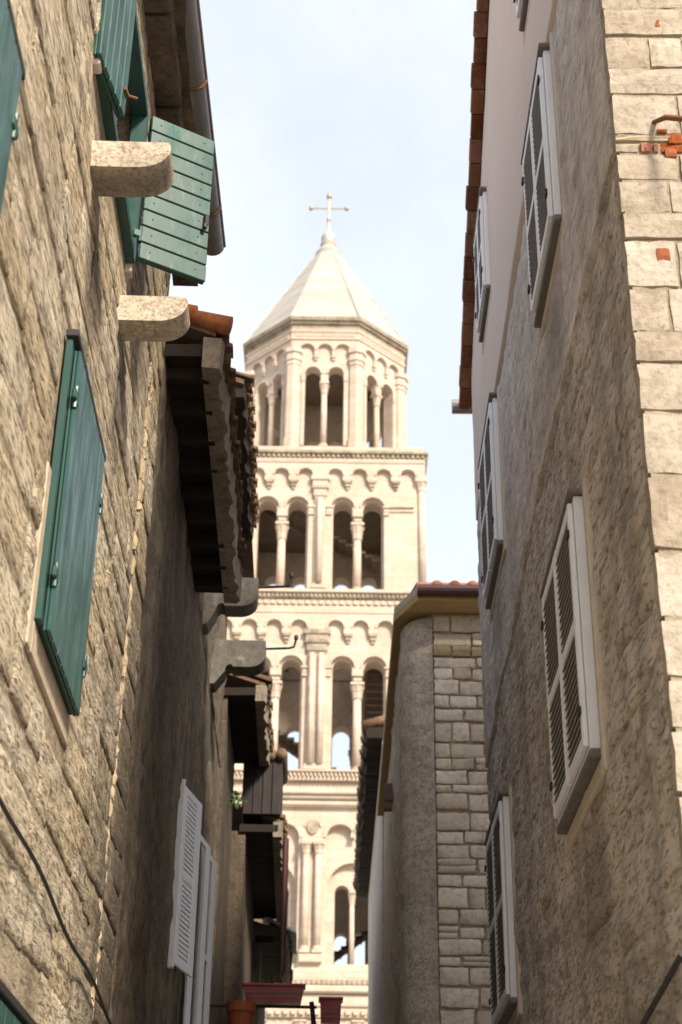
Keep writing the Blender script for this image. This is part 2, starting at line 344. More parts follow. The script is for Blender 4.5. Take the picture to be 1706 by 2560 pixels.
def green_window(house, fr, s0, s1, z0, z1, n=8):
    y = fr.y; fw = .055
    f = MB().box(s0, s0 + fw, 0, y(.035), z0, z1, .004).box(s1 - fw, s1, 0, y(.035), z0, z1, .004)
    f.box(s0 + fw + .002, s1 - fw - .002, 0, y(.034), z1 - fw, z1, .004).box(s0 + fw + .002, s1 - fw - .002, 0, y(.034), z0, z0 + fw, .004)
    f.box(s0 + .01, s1 - .01, 0, y(.02), z0 + .01, z1 - .01)
    fo = f.obj('window_frame', 'greendk', house)
    MB().box(s0 - .02, s1 + .02, 0, y(.062), z1 + .003, z1 + .045, .004).obj('hood_or_shade_strip', 'iron', house)  # black strip standing in for the shadow line above the shutters
    for a, b, c, d in ((s0 - .10, s0 - .004, z0 - .16, z1 * .5 + z0 * .5), (s0 - .002, s1 + .05, z0 - .16, z0 - .004)):
        MB().box(a, b, y(-.02), y(.008), c, d, .006).obj('window_surround', 'lsurround', house)
    mid = (s0 + s1) / 2
    for a, b, nn in ((s0 + .06, mid - .004, n // 2), (mid + .004, s1 - .06, n - n // 2)):
        lf = plank_shutter(house, fr, a, .036, z0 - .03, b - a, z1 - z0 + .0, 0, nn, thick=.024)
        for zz in (.28, (z1 - z0) - .28):
            hinge(lf, fr, .0 if a < mid - .1 else b - a, zz, .02)
def louvre_leaf(house, fr, s, o, z, w_, h, ang, single=True, rails=3, thick=.03, mat='white', st=.055, slats=True):
    y = fr.y; L = MB()
    L.box(0, st, 0, y(thick), 0, h, .005).box(w_ - st, w_, 0, y(thick), 0, h, .005)
    zs = [0] + [h * k / (rails - 1) for k in range(1, rails - 1)] + [h]
    spans = []
    for k, zz in enumerate(zs):
        a = min(max(zz - .035, 0), h - .07); L.box(st + .001, w_ - st - .001, 0, y(thick - .002), a, a + .07, .005)
        if k: spans.append((zs[k - 1] + (.075 if k == 1 else .038), a - .004))
    leaf = L.obj('shutter', mat, house, loc=(s, y(o), z), rot=(0, 0, ang * fr.side))
    th = R_(38 if fr.side > 0 else 74); hd = .021 if fr.side > 0 else .027
    dy, dz = math.cos(th) * hd, math.sin(th) * hd
    def slat(mb, zc):
        yc = y(thick * .5); x0, x1 = st + .002, w_ - st - .002; t = .0045
        A = [(dy, -dz - t), (dy, -dz + t), (-dy, dz + t), (-dy, dz - t)]
        V = [(x, yc + y(1) * p[0], zc + p[1]) for x in (x0, x1) for p in A]
        mb.add(V, [(0, 1, 2, 3), (7, 6, 5, 4), (0, 4, 5, 1), (1, 5, 6, 2), (2, 6, 7, 3), (3, 7, 4, 0)])
    me = None
    allm = MB()
    for a, b in (spans if slats else ()):
        k = max(1, int((b - a) / .046))
        for i in range(k):
            zc = a + (b - a) * (i + .5) / k
            if single:
                if me is None: q = MB(); slat(q, 0); me = q.mesh('slat', 'slat' if mat == 'white' and fr.side > 0 else mat)
                ob('slat', me, leaf, (0, 0, zc))
            else: slat(allm, zc)
    if not single and slats: so = allm.obj('slats', 'slat', leaf); so['kind'] = 'stuff'
    return leaf
def louvre_window(house, fr, s0, s1, z0, z1, single, so, a1=0.0, a2=0.0):
    y = fr.y; fw = .06; b = .015
    f = MB().box(s0, s0 + fw, y(-.05), y(b + .05), z0, z1, .006).box(s1 - fw, s1, y(-.05), y(b + .05), z0, z1, .006)
    f.box(s0 + fw + .002, s1 - fw - .002, y(-.05), y(b + .049), z1 - fw, z1, .006).box(s0 + fw + .002, s1 - fw - .002, y(-.05), y(b + .049), z0, z0 + fw, .006)
    f.obj('window_frame', 'white', house)
    MB().box(s0 + fw, s1 - fw, y(-.04), y(b + .005), z0 + fw, z1 - fw).obj('window_pane', 'glass', house)
    MB().box(s0 - .04, s1 + .04, y(-.05), y(b + .085), z1 + .003, z1 + .035, .008).obj('hood_or_shade_strip', 'hood', house)
    MB().box(s0 - .03, s1 + .03, y(-.05), y(b + .06), z0 - .05, z0 - .003, .01).obj('window_sill', 'hood', house)
    for p in ((s0 - .12, s0 - .045, z0 - .15, z1 + .06), (s1 + .045, s1 + .11, z0 - .15, z1 + .06), (s0 - .043, s1 + .043, z0 - .15, z0 - .054)):
        MB().box(p[0], p[1], y(-.05), y(so), p[2], p[3], .012).obj('window_surround', 'surround', house)
    mid = (s0 + s1) / 2; h = z1 - z0 - .06; wl = mid - s0 - .045
    l1 = louvre_leaf(house, fr, s0 + .035, b + .052, z0 + .03, wl, h, a1, single)
    l2 = louvre_leaf(house, fr, s1 - .035 - wl, b + .052, z0 + .03, wl, h, a2, single)
    for lf, x in ((l1, 0.02), (l2, wl - .02)):
        for zz in (.2, h - .2): MB().box(x - .03, x + .03, y(.031), y(.045), zz - .025, zz + .025, .005).obj('hinge', 'iron', lf)
# ------------------------------------------------------------------ rubble masonry on an alley wall
def rubble(house, fr, s0, s1, z0, z1, holes, mat, hcourse=(.2, .36), lstone=(.3, 1.1), single=300, depth=.05, seed=1):
    rg = random.Random(seed); items = []; z = z0
    while z < z1 - .05:
        h = min(rg.uniform(*hcourse), z1 - z); s = s0 - rg.random() * .3
        wob = rg.uniform(0, 6)
        while s < s1:
            ln = rg.uniform(*lstone); a, b = max(s, s0), min(s + ln, s1); s += ln
            if b - a < .08: continue
            segs = [(a, b)]
            for (p, q, c, d) in holes:
                if z + h > c + .02 and z < d - .02:
                    ns = []
                    for (x0, x1) in segs:
                        if x1 <= p or x0 >= q: ns.append((x0, x1)); continue
                        if x0 < p: ns.append((x0, p))
                        if x1 > q: ns.append((q, x1))
                    segs = ns
            for (x0, x1) in segs:
                if x1 - x0 < .07: continue
                gp = rg.uniform(.003, .010)
                items.append(((x0 + x1) / 2, z + h / 2 + .03 * math.sin(wob + s * 1.7), x1 - x0 - gp, h - rg.uniform(.004, .012), rg.uniform(-.008, .008), rg.uniform(-.03, .03)))
        z += h
    def key(it):
        P = fr.w(it[0], 0, it[1]); x, y = proj(P)
        inf = -40 < x < 1746 and -60 < y < 2620
        d = (P - CAM).length
        return (0 if inf else 1, d * d / (it[2] * it[3]))
    items.sort(key=key)
    MS = block_set(mat)
    rest = MB()
    for i, (cx, cz, w_, h, dd, tl) in enumerate(items):
        d = depth * 2; yc = fr.y(-depth + .002 + dd)
        if i < single:
            ob('stone', rg.choice(MS), house, (cx, yc, cz), (0, tl, 0 if fr.side < 0 else math.pi), (w_, d, h)) if True else None
        else:
            V, F = rough_block(rg.randrange(100, 110), mat, .035, .025, 4, 3); sy = 1 if fr.side < 0 else -1
            rest.add([(cx + v[0] * w_, yc + v[1] * d * sy, cz + v[2] * h) for v in V], F)
    if rest.V: o = rest.obj('rubble_stones', mat, house, smooth=True); o['kind'] = 'stuff'
# barrel tiles along an eave
def eave_tiles(house, fr, s0, s1, o, z, slope=.35, mat='otile', length=.42, r=.085, pitch=.2, rows=1, side=None, seed=3):
    rg = random.Random(seed); y = fr.y; n = 8; V = []; F = []
    for e in range(2):
        for k in range(n + 1):
            q = math.pi * k / n; rr = r * (1 if e == 0 else .82)
            for t in (0, .014): V.append(((rr - t) * math.cos(q), e, (rr - t) * math.sin(q)))
    S = 2 * (n + 1)
    for k in range(n):
        a = 2 * k
        F += [(a, a + 2, S + a + 2, S + a), (a + 1, S + a + 1, S + a + 3, a + 3), (a, a + 1, a + 3, a + 2), (S + a, S + a + 2, S + a + 3, S + a + 1)]
    F += [(0, S, S + 1, 1), (2 * n, 2 * n + 1, S + 2 * n + 1, S + 2 * n)]
    V2 = [(v[0], y(-v[1] * length), v[2] + v[1] * length * slope) for v in V]
    cover = meshdata('roof_tile', V2, F, mat, True)
    chan = meshdata('roof_tile', [(v[0], v[1], 2 * (v[1] / y(-1)) * slope - (v[2]) + .02) for v in V2], F, mat, True)
    cnt = int((s1 - s0) / pitch)
    for row in range(rows):
        for i in range(cnt):
            s = s0 + (i + .5) * pitch; j = rg.uniform(-.03, .03)
            oo = o - row * .34; zz = z + row * .34 * slope + row * .015
            ob('roof_tile', cover, house, (s, y(oo + j), zz + .03 + rg.uniform(-.012, .012)), (0, 0, rg.uniform(-.05, .05)))
            ob('roof_tile', chan, house, (s + pitch / 2, y(oo + j - .02), zz + .02), (0, 0, rg.uniform(-.05, .05)))
def ragged_slab(mb, s0, s1, o0, o1, z0, z1, fr, step=.14, amp=.035, seed=5):
    """eave slab with an uneven outer edge"""
    rg = random.Random(seed); n = max(2, int((s1 - s0) / step)); y = fr.y; V = []; F = []
    for i in range(n + 1):
        s = s0 + (s1 - s0) * i / n; oo = o1 + rg.uniform(-amp, amp); dz = rg.uniform(-amp, amp) * .5
        V += [(s, y(o0), z0), (s, y(oo), z0 + dz), (s, y(oo + .01), z1 + dz), (s, y(o0), z1)]
    for i in range(n):
        a = 4 * i
        for k in range(4): F.append((a + k, a + (k + 1) % 4, a + 4 + (k + 1) % 4, a + 4 + k))
    F += [(0, 1, 2, 3), (4 * n, 4 * n + 3, 4 * n + 2, 4 * n + 1)]
    return mb.add(V, F)

def skin(name, mat, z0, z1f, base, amp, step=.055, seed=0, s0=5.95, s1=14.28, house=None, fr=None, elong=1.0, dz=None, groove=0):
    house = house or HR; fr = fr or RW
    ns = int((s1 - s0) / step); V = []; F = []
    zmax = max(z1f(s0 + (s1 - s0) * i / ns) for i in range(ns + 1)); nz = int((zmax - z0(s0)) / (dz or step))
    for i in range(ns + 1):
        s = s0 + (s1 - s0) * i / ns; a, b = z0(s), z1f(s)
        for j in range(nz + 1):
            z = a + (b - a) * j / nz
            p = Vector((s * 1.3 * elong, seed, z * 1.3))
            d = noise.fractal(p * 1.1, 1.0, 2.1, 5) * amp + noise.fractal(p * 6.0, 1.0, 2.0, 3) * amp * .5 + .5 * amp * noise.fractal(Vector((s * .9, seed + 3, z * 5)), 1, 2, 3)
            if groove:                                   # open bed joints
                ph = (z + .05 * noise.noise(Vector((s * .7, seed, z * .8)))) / .34; k = math.floor(ph); fz = abs(ph - k - .5) * .34
                mk = max(0, min(1, .35 + 1.6 * noise.noise(Vector((s * .8, k * 3.1, seed))))) * max(.15, min(1, (10.5 - s) / 2.5))
                d -= groove * mk * math.exp(-(fz / .016) ** 2)
            edge = i in (0, ns) or j in (0, nz)
            V.append((s, fr.y((-.07 if fr.side < 0 else -.15) if edge else base + d), z))
    for i in range(ns):
        for j in range(nz):
            a = i * (nz + 1) + j; q = (a, a + nz + 1, a + nz + 2, a + 1); F.append(q if fr.side > 0 else q[::-1])
    return ob(name, meshdata(name, V, F, mat, True, recalc=False), house)
# ================================================================== LEFT: near stone house
H1 = thing('stone_house', 'tan rubble stone house with green shutters, nearest on the left of the alley', 'house', LW.P, LW.rz)
UW = (6.2, 7.93, 7.72, 9.0)                                   # open upper window
W = MB().panel([(1.0, 0), (10.3, 0), (10.3, 9.78), (1.0, 9.78)], [[(UW[0], UW[2]), (UW[1], UW[2]), (UW[1], UW[3]), (UW[0], UW[3])]], LW.y(-.012), LW.y(-5.0))
W.obj('wall', 'lmortar', H1)
wins = [(6.24, 7.45, 4.42, 5.95), (3.0, 4.48, 4.42, 5.97), (5.6, 7.4, 1.3, 2.78)]
holes = [(a - .06, b + .04, c - .1, d + .06) for a, b, c, d in wins] + [(UW[0] - .05, UW[1] + .05, UW[2] - .02, UW[3] + .06)]
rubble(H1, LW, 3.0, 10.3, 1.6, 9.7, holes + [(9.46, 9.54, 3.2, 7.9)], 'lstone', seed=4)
rg = random.Random(8); z = 3.2                                # vertical seam patched with small yellow mortar lumps
while z < 7.85:
    h = rg.uniform(.05, .2)
    if rg.random() < .8: stone(H1, 'seam', (9.5 + rg.uniform(-.03, .03) + (z - 5.5) * .05, LW.y(-.056 + rg.uniform(0, .012)), z + h / 2), rg.uniform(.04, .08), .12, h * .97, name='mortar_patch', tilt=rg.uniform(-.2, .2))
    z += h
for wn in wins: green_window(H1, LW, *wn)
# the open window: frame, glass, near leaf ajar, far leaf swung out across the alley
y = LW.y
fr_ = MB()
for a, b, c, d in ((UW[0], UW[0] + .07, UW[2], UW[3]), (UW[1] - .07, UW[1], UW[2], UW[3]), (UW[0] + .072, UW[1] - .072, UW[2], UW[2] + .07), (UW[0] + .072, UW[1] - .072, UW[3] - .07, UW[3])):
    fr_.box(a, b, y(-.06), y(.05), c, d, .006)
fr_.obj('window_frame', 'greendk', H1)
sash = MB()
for a, b, c, d in ((UW[0] + .09, UW[0] + .15, UW[2] + .09, UW[3] - .09), (UW[1] - .15, UW[1] - .09, UW[2] + .09, UW[3] - .09), (7.03, 7.1, UW[2] + .09, UW[3] - .09), (UW[0] + .152, 7.028, UW[2] + .09, UW[2] + .15), (7.102, UW[1] - .152, UW[2] + .09, UW[2] + .15)):
    sash.box(a, b, y(-.2), y(-.15), c, d, .005)
sash.obj('window_sash', 'white', H1)
MB().box(UW[0] + .01, UW[1] - .01, y(-.26), y(-.19), UW[2] + .01, UW[3] - .01).obj('window_pane', 'glass', H1)
for a, b, c, d in ((UW[1] + .004, UW[1] + .1, UW[2] - .05, UW[3] + .08), (UW[0] - .1, UW[0] - .004, UW[2] - .05, UW[3] + .08)):
    MB().box(a, b, y(-.03), y(.03), c, d, .01).obj('window_surround', 'surround', H1)
lf = plank_shutter(H1, LW, 6.07, -.012, 7.7, .5, 1.28, R_(9.5), 5, label='near leaf of the open window, ajar')
for zz in (.15, 1.05): MB().box(.43, .5, y(.05), y(.065), zz, zz + .02).tube([(.48, y(.06), zz), (.56, y(.09), zz + .05)], .008, 6).obj('latch', 'rust', lf)
lf = plank_shutter(H1, LW, 7.9, .06, 7.72, .48, 1.22, R_(60), 9, True, label='far leaf swung wide open across the alley', flip=False)
MB().box(.43, .46, y(.05), y(.085), .44, .53, .006).box(.415, .445, y(.07), y(.10), .40, .44, .006).obj('latch', 'iron', lf)
for zz in (.2, .9): hinge(lf, LW, 0, zz, .02)
nl = MB()
for k in range(9):
    for xx in (.07, .40): nl.lathe([(.006, 0), (.006, .006)], 6, 0, 0); nl.V[-12:] = [(xx + v[0], y(.0495 + v[2] * .5), .068 + k * .1363 + v[1]) for v in nl.V[-12:]]
no = nl.obj('nail_heads', 'iron', lf); no['kind'] = 'stuff'
# stone corbels below it
def corbel(house, fr, s, z, ln, h, wd, mat, label=None):
    pts = [(-.12, 0), (.0, 0)] ; n = 9
    pts = [(-.12, z), (-.12, z + h), (ln * .97, z + h)]
    for i in range(n + 1):
        q = math.pi / 2 * i / n; pts.append((ln * .52 + ln * .48 * math.cos(q) ** .8 if i < n else ln * .52, z + h * .78 - h * .78 * math.sin(q)))
    mb = MB().panel(pts, [], -wd / 2, wd / 2)
    V = [(s + v[1], fr.y(v[0]), v[2]) for v in mb.V]
    me = meshdata('corbel', V, mb.F, mat)
    o = ob('corbel', me, house); bv = o.modifiers.new('bevel', 'BEVEL'); bv.width = .014; bv.segments = 2; bv.limit_method = 'ANGLE'
    if label: o['label'] = label
    return o
corbel(H1, LW, 6.43, 7.12, .43, .18, .25, 'corbel'); corbel(H1, LW, 7.87, 7.15, .43, .19, .23, 'corbel')
# eave: stone cornice, zinc gutter in rusty straps
cn = MB(); ragged_slab(cn, 3.0, 10.36, -.1, .26, 9.74, 9.95, LW, .3, .02); cn.obj('eave_cornice', 'ldark', H1)
s = 3.0
while s < 10.2:
    L_ = random.uniform(.5, .9); stone(H1, 'ldark', (s + L_ / 2, y(.09), 9.70), L_ - .02, .22, .14, name='cornice_stone'); s += L_
MB().add([(1.0, y(.3), 9.96), (10.4, y(.3), 9.96), (10.4, y(-2.6), 11.0), (1.0, y(-2.6), 11.0), (1.0, y(.3), 10.06), (10.4, y(.3), 10.06), (10.4, y(-2.6), 11.1), (1.0, y(-2.6), 11.1)],
         [(0, 1, 2, 3), (7, 6, 5, 4), (0, 4, 5, 1), (1, 5, 6, 2), (2, 6, 7, 3), (3, 7, 4, 0)]).obj('roof', 'tile', H1)
V = []; F = []; n = 12; rr = .10
for e, (s, o) in enumerate(((2.0, .08), (10.44, .325))):
    for t in (rr, rr - .006):
        for k in range(n + 1):
            q = math.pi + math.pi * k / n; V.append((s, y(o + t * math.cos(q)), 9.86 + t * math.sin(q)))
N = n + 1
for k in range(n):
    F += [(k, k + 1, 2 * N + k + 1, 2 * N + k), (N + k, 3 * N + k, 3 * N + k + 1, N + k + 1), (k, N + k, N + k + 1, k + 1), (2 * N + k, 2 * N + k + 1, 3 * N + k + 1, 3 * N + k)]
F += [(0, 2 * N, 3 * N, N), (n, N + n, 3 * N + n, 2 * N + n), tuple(range(N)), tuple(2 * N + k for k in range(N))]
gut = ob('gutter', meshdata('gutter', V, F, 'zinc', False), H1)
MB().tube([(2.0, y(.08 + .104), 9.865), (10.44, y(.325 + .104), 9.865)], .011, 6).obj('gutter_bead', 'zinc', gut)
for s in (5.5, 7.0, 8.45, 9.9):
    o = .08 + (.245) * (s - 2) / 8.44; pts = [(s, y(o + .108 * math.cos(math.pi + math.pi * k / 10)), 9.862 + .108 * math.sin(math.pi + math.pi * k / 10)) for k in range(11)]
    MB().tube([(s, y(o - .3), 9.80)] + pts, .011, 6).obj('gutter_strap', 'rust', gut)

# ================================================================== LEFT: low dark house with the white shutters
H2 = thing('low_house', 'low sooty stone house with a deep dark tiled eave, second on the left', 'house', LW.P, LW.rz)
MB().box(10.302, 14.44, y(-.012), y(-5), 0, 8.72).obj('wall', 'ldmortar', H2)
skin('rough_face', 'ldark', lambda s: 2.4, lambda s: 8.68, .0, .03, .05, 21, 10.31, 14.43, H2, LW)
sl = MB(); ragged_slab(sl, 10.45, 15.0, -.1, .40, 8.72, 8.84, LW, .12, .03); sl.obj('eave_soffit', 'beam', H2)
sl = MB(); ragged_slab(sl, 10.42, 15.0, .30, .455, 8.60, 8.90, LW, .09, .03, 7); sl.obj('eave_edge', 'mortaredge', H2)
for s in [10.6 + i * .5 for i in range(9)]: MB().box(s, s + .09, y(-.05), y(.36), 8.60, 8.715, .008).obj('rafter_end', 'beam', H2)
eave_tiles(H2, LW, 10.42, 15.0, .52, 8.93, rows=2, mat='otile')
MB().add([(10.4, y(.4), 8.9), (15.0, y(.4), 8.9), (15, y(-2.6), 10.0), (10.4, y(-2.6), 10.0), (10.4, y(.4), 8.96), (15, y(.4), 8.96), (15, y(-2.6), 10.06), (10.4, y(-2.6), 10.06)],
         [(0, 1, 2, 3), (7, 6, 5, 4), (0, 4, 5, 1), (1, 5, 6, 2), (2, 6, 7, 3), (3, 7, 4, 0)]).obj('roof', 'otile', H2)
# orange tiles along the near verge of its roof
for i in range(7):
    a, b = .52 - i * .3, .52 - i * .3 - .34; q = MB()
    q.tube([(10.40, y(a), 8.97 + i * .105 + .03), (10.40, y(b), 8.97 + (i + 1) * .105 + .01)], [.085, .07], 10); q.obj('verge_tile', 'tile', H2, smooth=True)
# house behind it, taller
H3 = thing('tall_dark_house', 'taller dark stone house with carved wall brackets and white shutters, third on the left', 'house', LW.P, LW.rz)
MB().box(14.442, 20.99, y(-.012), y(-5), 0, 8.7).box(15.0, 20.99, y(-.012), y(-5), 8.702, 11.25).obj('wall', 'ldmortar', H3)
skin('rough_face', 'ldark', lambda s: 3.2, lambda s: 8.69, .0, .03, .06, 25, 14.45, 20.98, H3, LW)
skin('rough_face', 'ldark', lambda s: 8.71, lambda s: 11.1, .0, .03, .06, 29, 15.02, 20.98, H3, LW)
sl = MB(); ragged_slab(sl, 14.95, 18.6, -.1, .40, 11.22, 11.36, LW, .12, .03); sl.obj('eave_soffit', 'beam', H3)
rg = random.Random(77); z = 8.95
while z < 11.2:                                              # near gable end of the taller house above the low roof
    h = rg.uniform(.16, .26); o = -.9
    while o < .02:
        ln = rg.uniform(.25, .45); b = min(o + ln, .02); stone(H3, 'ldark', (14.99, y((o + b) / 2), z + h / 2), (b - o) * .95, .12, h * .94, rz=-math.pi / 2); o += ln
    z += h
eave_tiles(H3, LW, 14.9, 18.6, .50, 11.42, rows=1, mat='otile', seed=6)
MB().add([(14.9, y(.4), 11.38), (21, y(.4), 11.38), (21, y(-2.6), 12.4), (14.9, y(-2.6), 12.4), (14.9, y(.4), 11.44), (21, y(.4), 11.44), (21, y(-2.6), 12.46), (14.9, y(-2.6), 12.46)],
         [(0, 1, 2, 3), (7, 6, 5, 4), (0, 4, 5, 1), (1, 5, 6, 2), (2, 6, 7, 3), (3, 7, 4, 0)]).obj('roof', 'otile', H3)
def carved_bracket(s, z, ln):
    pts = [(-.1, z + .5), (ln, z + .5), (ln, z + .38)]
    for k in range(7): q = math.pi / 2 * k / 6; pts.append((ln - .2 + .2 * math.cos(q), z + .3 - .17 * math.sin(q)))
    for k in range(7): q = math.pi * k / 6; pts.append((ln * .5 - .02 - .1 * (1 - math.cos(q)) * .5 - .05, z + .13 + .06 * math.sin(q) - .06 * k / 6))
    pts += [(.05, z - .1), (-.1, z - .12)]
    mb = MB().panel(pts, [], -.16, .16); V = [(s + v[1], y(v[0]), v[2]) for v in mb.V]
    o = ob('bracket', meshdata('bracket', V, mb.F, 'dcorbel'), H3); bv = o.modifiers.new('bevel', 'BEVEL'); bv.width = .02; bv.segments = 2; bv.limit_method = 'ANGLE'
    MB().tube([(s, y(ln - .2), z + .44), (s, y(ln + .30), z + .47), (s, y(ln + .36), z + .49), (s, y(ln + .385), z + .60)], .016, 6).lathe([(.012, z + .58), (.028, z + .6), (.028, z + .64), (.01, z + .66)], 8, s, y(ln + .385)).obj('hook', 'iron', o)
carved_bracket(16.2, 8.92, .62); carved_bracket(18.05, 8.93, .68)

# ---- houses further along on the left
def far_house(s0, s1, z1, wall_o, eave_o, label, wallmat='ldmortar', eave_len=None, extra=None, seed=1):
    h = thing('house', label, 'house', LW.P, LW.rz); e1 = eave_len or s1
    MB().box(s0, s1 - .01, y(wall_o), y(-5), 0, z1).obj('wall', wallmat, h)
    q = MB(); ragged_slab(q, s0 - .05, e1, wall_o - .1, eave_o - .05, z1 - .02, z1 + .1, LW, .16, .03, seed); q.obj('eave_soffit', 'beam', h)
    q = MB(); ragged_slab(q, s0 - .05, e1, eave_o - .14, eave_o, z1 - .1, z1 + .15, LW, .12, .03, seed + 9); q.obj('eave_edge', 'mortaredge', h)
    eave_tiles(h, LW, s0 - .05, e1, eave_o + .07, z1 + .17, rows=1, mat='otile', seed=seed, pitch=.24, r=.1)
    MB().add([(s0, y(eave_o), z1 + .15), (s1, y(eave_o), z1 + .15), (s1, y(-2.6), z1 + 1.2), (s0, y(-2.6), z1 + 1.2), (s0, y(eave_o), z1 + .2), (s1, y(eave_o), z1 + .2), (s1, y(-2.6), z1 + 1.26), (s0, y(-2.6), z1 + 1.26)],
             [(0, 1, 2, 3), (7, 6, 5, 4), (0, 4, 5, 1), (1, 5, 6, 2), (2, 6, 7, 3), (3, 7, 4, 0)]).obj('roof', 'otile', h)
    return h
H4 = far_house(21.0, 24.0, 9.9, .05, .60, 'dark eaved house just past the iron-hooked brackets on the left', seed=2)
H5 = far_house(24.0, 29.8, 8.75, .28, .86, 'low stone house with a deep dark eave, fourth down the left side', seed=3)
H6 = far_house(29.8, 36.0, 8.3, .42, .95, 'farthest left house with a pale metal sheet on its eave', seed=4)
MB().add([(29.6, y(.44), 8.75), (31.5, y(.44), 8.75), (31.5, y(1.12), 8.42), (29.6, y(1.12), 8.42), (29.6, y(.44), 8.79), (31.5, y(.44), 8.79), (31.5, y(1.12), 8.46), (29.6, y(1.12), 8.46)],
         [(0, 1, 2, 3), (7, 6, 5, 4), (0, 4, 5, 1), (1, 5, 6, 2), (2, 6, 7, 3), (3, 7, 4, 0)]).obj('eave_sheet', 'pale', H6)
MB().box(23.9, 25.2, y(.2), y(.84), 9.0, 9.95, .02).obj('roof_bay', 'baywood', H5)
for k in range(4): MB().box(23.875, 23.899, y(.22 + k * .155), y(.365 + k * .155), 9.0, 9.93, .006).obj('bay_board', 'baywood', H5)
for k in range(4): MB().tube([(23.8, y(.28 + k * .18), 10.0), (25.3, y(.28 + k * .18), 10.06)], .1, 8).obj('bay_tile', 'otile', H5, smooth=True)
MB().tube([(24.2, y(.93), 8.7), (24.2, y(.93), 6.6), (24.2, y(.8), 6.3)], .05, 10).obj('drainpipe', 'rgutter', H5)
# ================================================================== RIGHT: plastered gable house
HR = thing('gable_house', 'plastered house with grey-white louvred shutters and a stone end wall, on the right', 'house', RW.P, RW.rz)
yr = RW.y
OUT = [(5.93, 0), (14.3, 0), (14.3, 10.98), (9.4, 14.36), (5.93, 12.6)]
MB().panel(OUT, [], yr(-.16), yr(-6)).obj('wall', 'rmortar', HR)
def rake(s): return 10.98 + (14.3 - s) * .69 if s > 9.4 else 12.6 + (s - 5.93) * .507
def zseam(s): return 6.95 - max(0, s - 9) * .085 + .03 * math.sin(s * 2.1)
def zplast(s): return 9.42 - (s - 7.3) * .034 + .02 * math.sin(s * 3.3)
skin('lower_render', 'rlow', lambda s: 2.0, lambda s: zseam(s) - .03, .0, .026, .06, seed=1, dz=.024, groove=.05)
skin('middle_render', 'rmid', lambda s: zseam(s), lambda s: zplast(s) - .02, .018, .016, seed=5, dz=.025)
skin('upper_plaster', 'rtop', lambda s: zplast(s), lambda s: rake(s) - .02, .03, .003, step=.09, seed=9)
louvre_window(HR, RW, 7.68, 9.06, 4.36, 5.9, True, .022)
louvre_window(HR, RW, 7.64, 8.78, 7.93, 9.38, True, .03)
louvre_window(HR, RW, 11.75, 13.05, 7.72, 9.2, True, .03)
louvre_window(HR, RW, 12.25, 13.7, 3.95, 5.58, False, .022)
louvre_window(HR, RW, 11.85, 12.72, 10.55, 11.72, False, .034)
louvre_window(HR, RW, 7.55, 8.64, 10.66, 11.85, False, .034)
# roof rake: verge tiles seen from below, with gutter end at the low corner
s = 14.75
rk = MB(); 
rk.add([(14.62, yr(-5.9), 10.92), (14.62, yr(.12), 10.92), (9.4, yr(.12), 14.52), (9.4, yr(-5.9), 14.52), (14.62, yr(-5.9), 11.0), (14.62, yr(.12), 11.0), (9.4, yr(.12), 14.6), (9.4, yr(-5.9), 14.6)],
       [(0, 1, 2, 3), (7, 6, 5, 4), (0, 4, 5, 1), (1, 5, 6, 2), (2, 6, 7, 3), (3, 7, 4, 0)])
rk.add([(9.398, yr(-5.9), 14.52), (9.398, yr(.12), 14.52), (5.6, yr(.12), 12.6), (5.6, yr(-5.9), 12.6), (9.398, yr(-5.9), 14.6), (9.398, yr(.12), 14.6), (5.6, yr(.12), 12.68), (5.6, yr(-5.9), 12.68)],
       [(0, 1, 2, 3), (7, 6, 5, 4), (0, 4, 5, 1), (1, 5, 6, 2), (2, 6, 7, 3), (3, 7, 4, 0)])
rk.obj('roof', 'vbrick', HR)
rg = random.Random(31)
for i in range(30):
    a = 14.64 - i * .21
    if a < 9.5: break
    za = 10.95 + (14.62 - a) * .69
    q = MB().box(-.125, .125, yr(.02), yr(.15 + rg.uniform(-.012, .015)), -.075, .05, .01)
    q.obj('verge_brick', 'vbrick', HR, loc=(a - .1, 0, za + .07), rot=(0, math.atan(.69) + rg.uniform(-.03, .03), 0))
V = MB(); V.tube([(14.74, yr(.21), 11.0), (14.74, yr(-5.9), 11.0)], .085, 12).obj('gutter', 'zinc', HR)
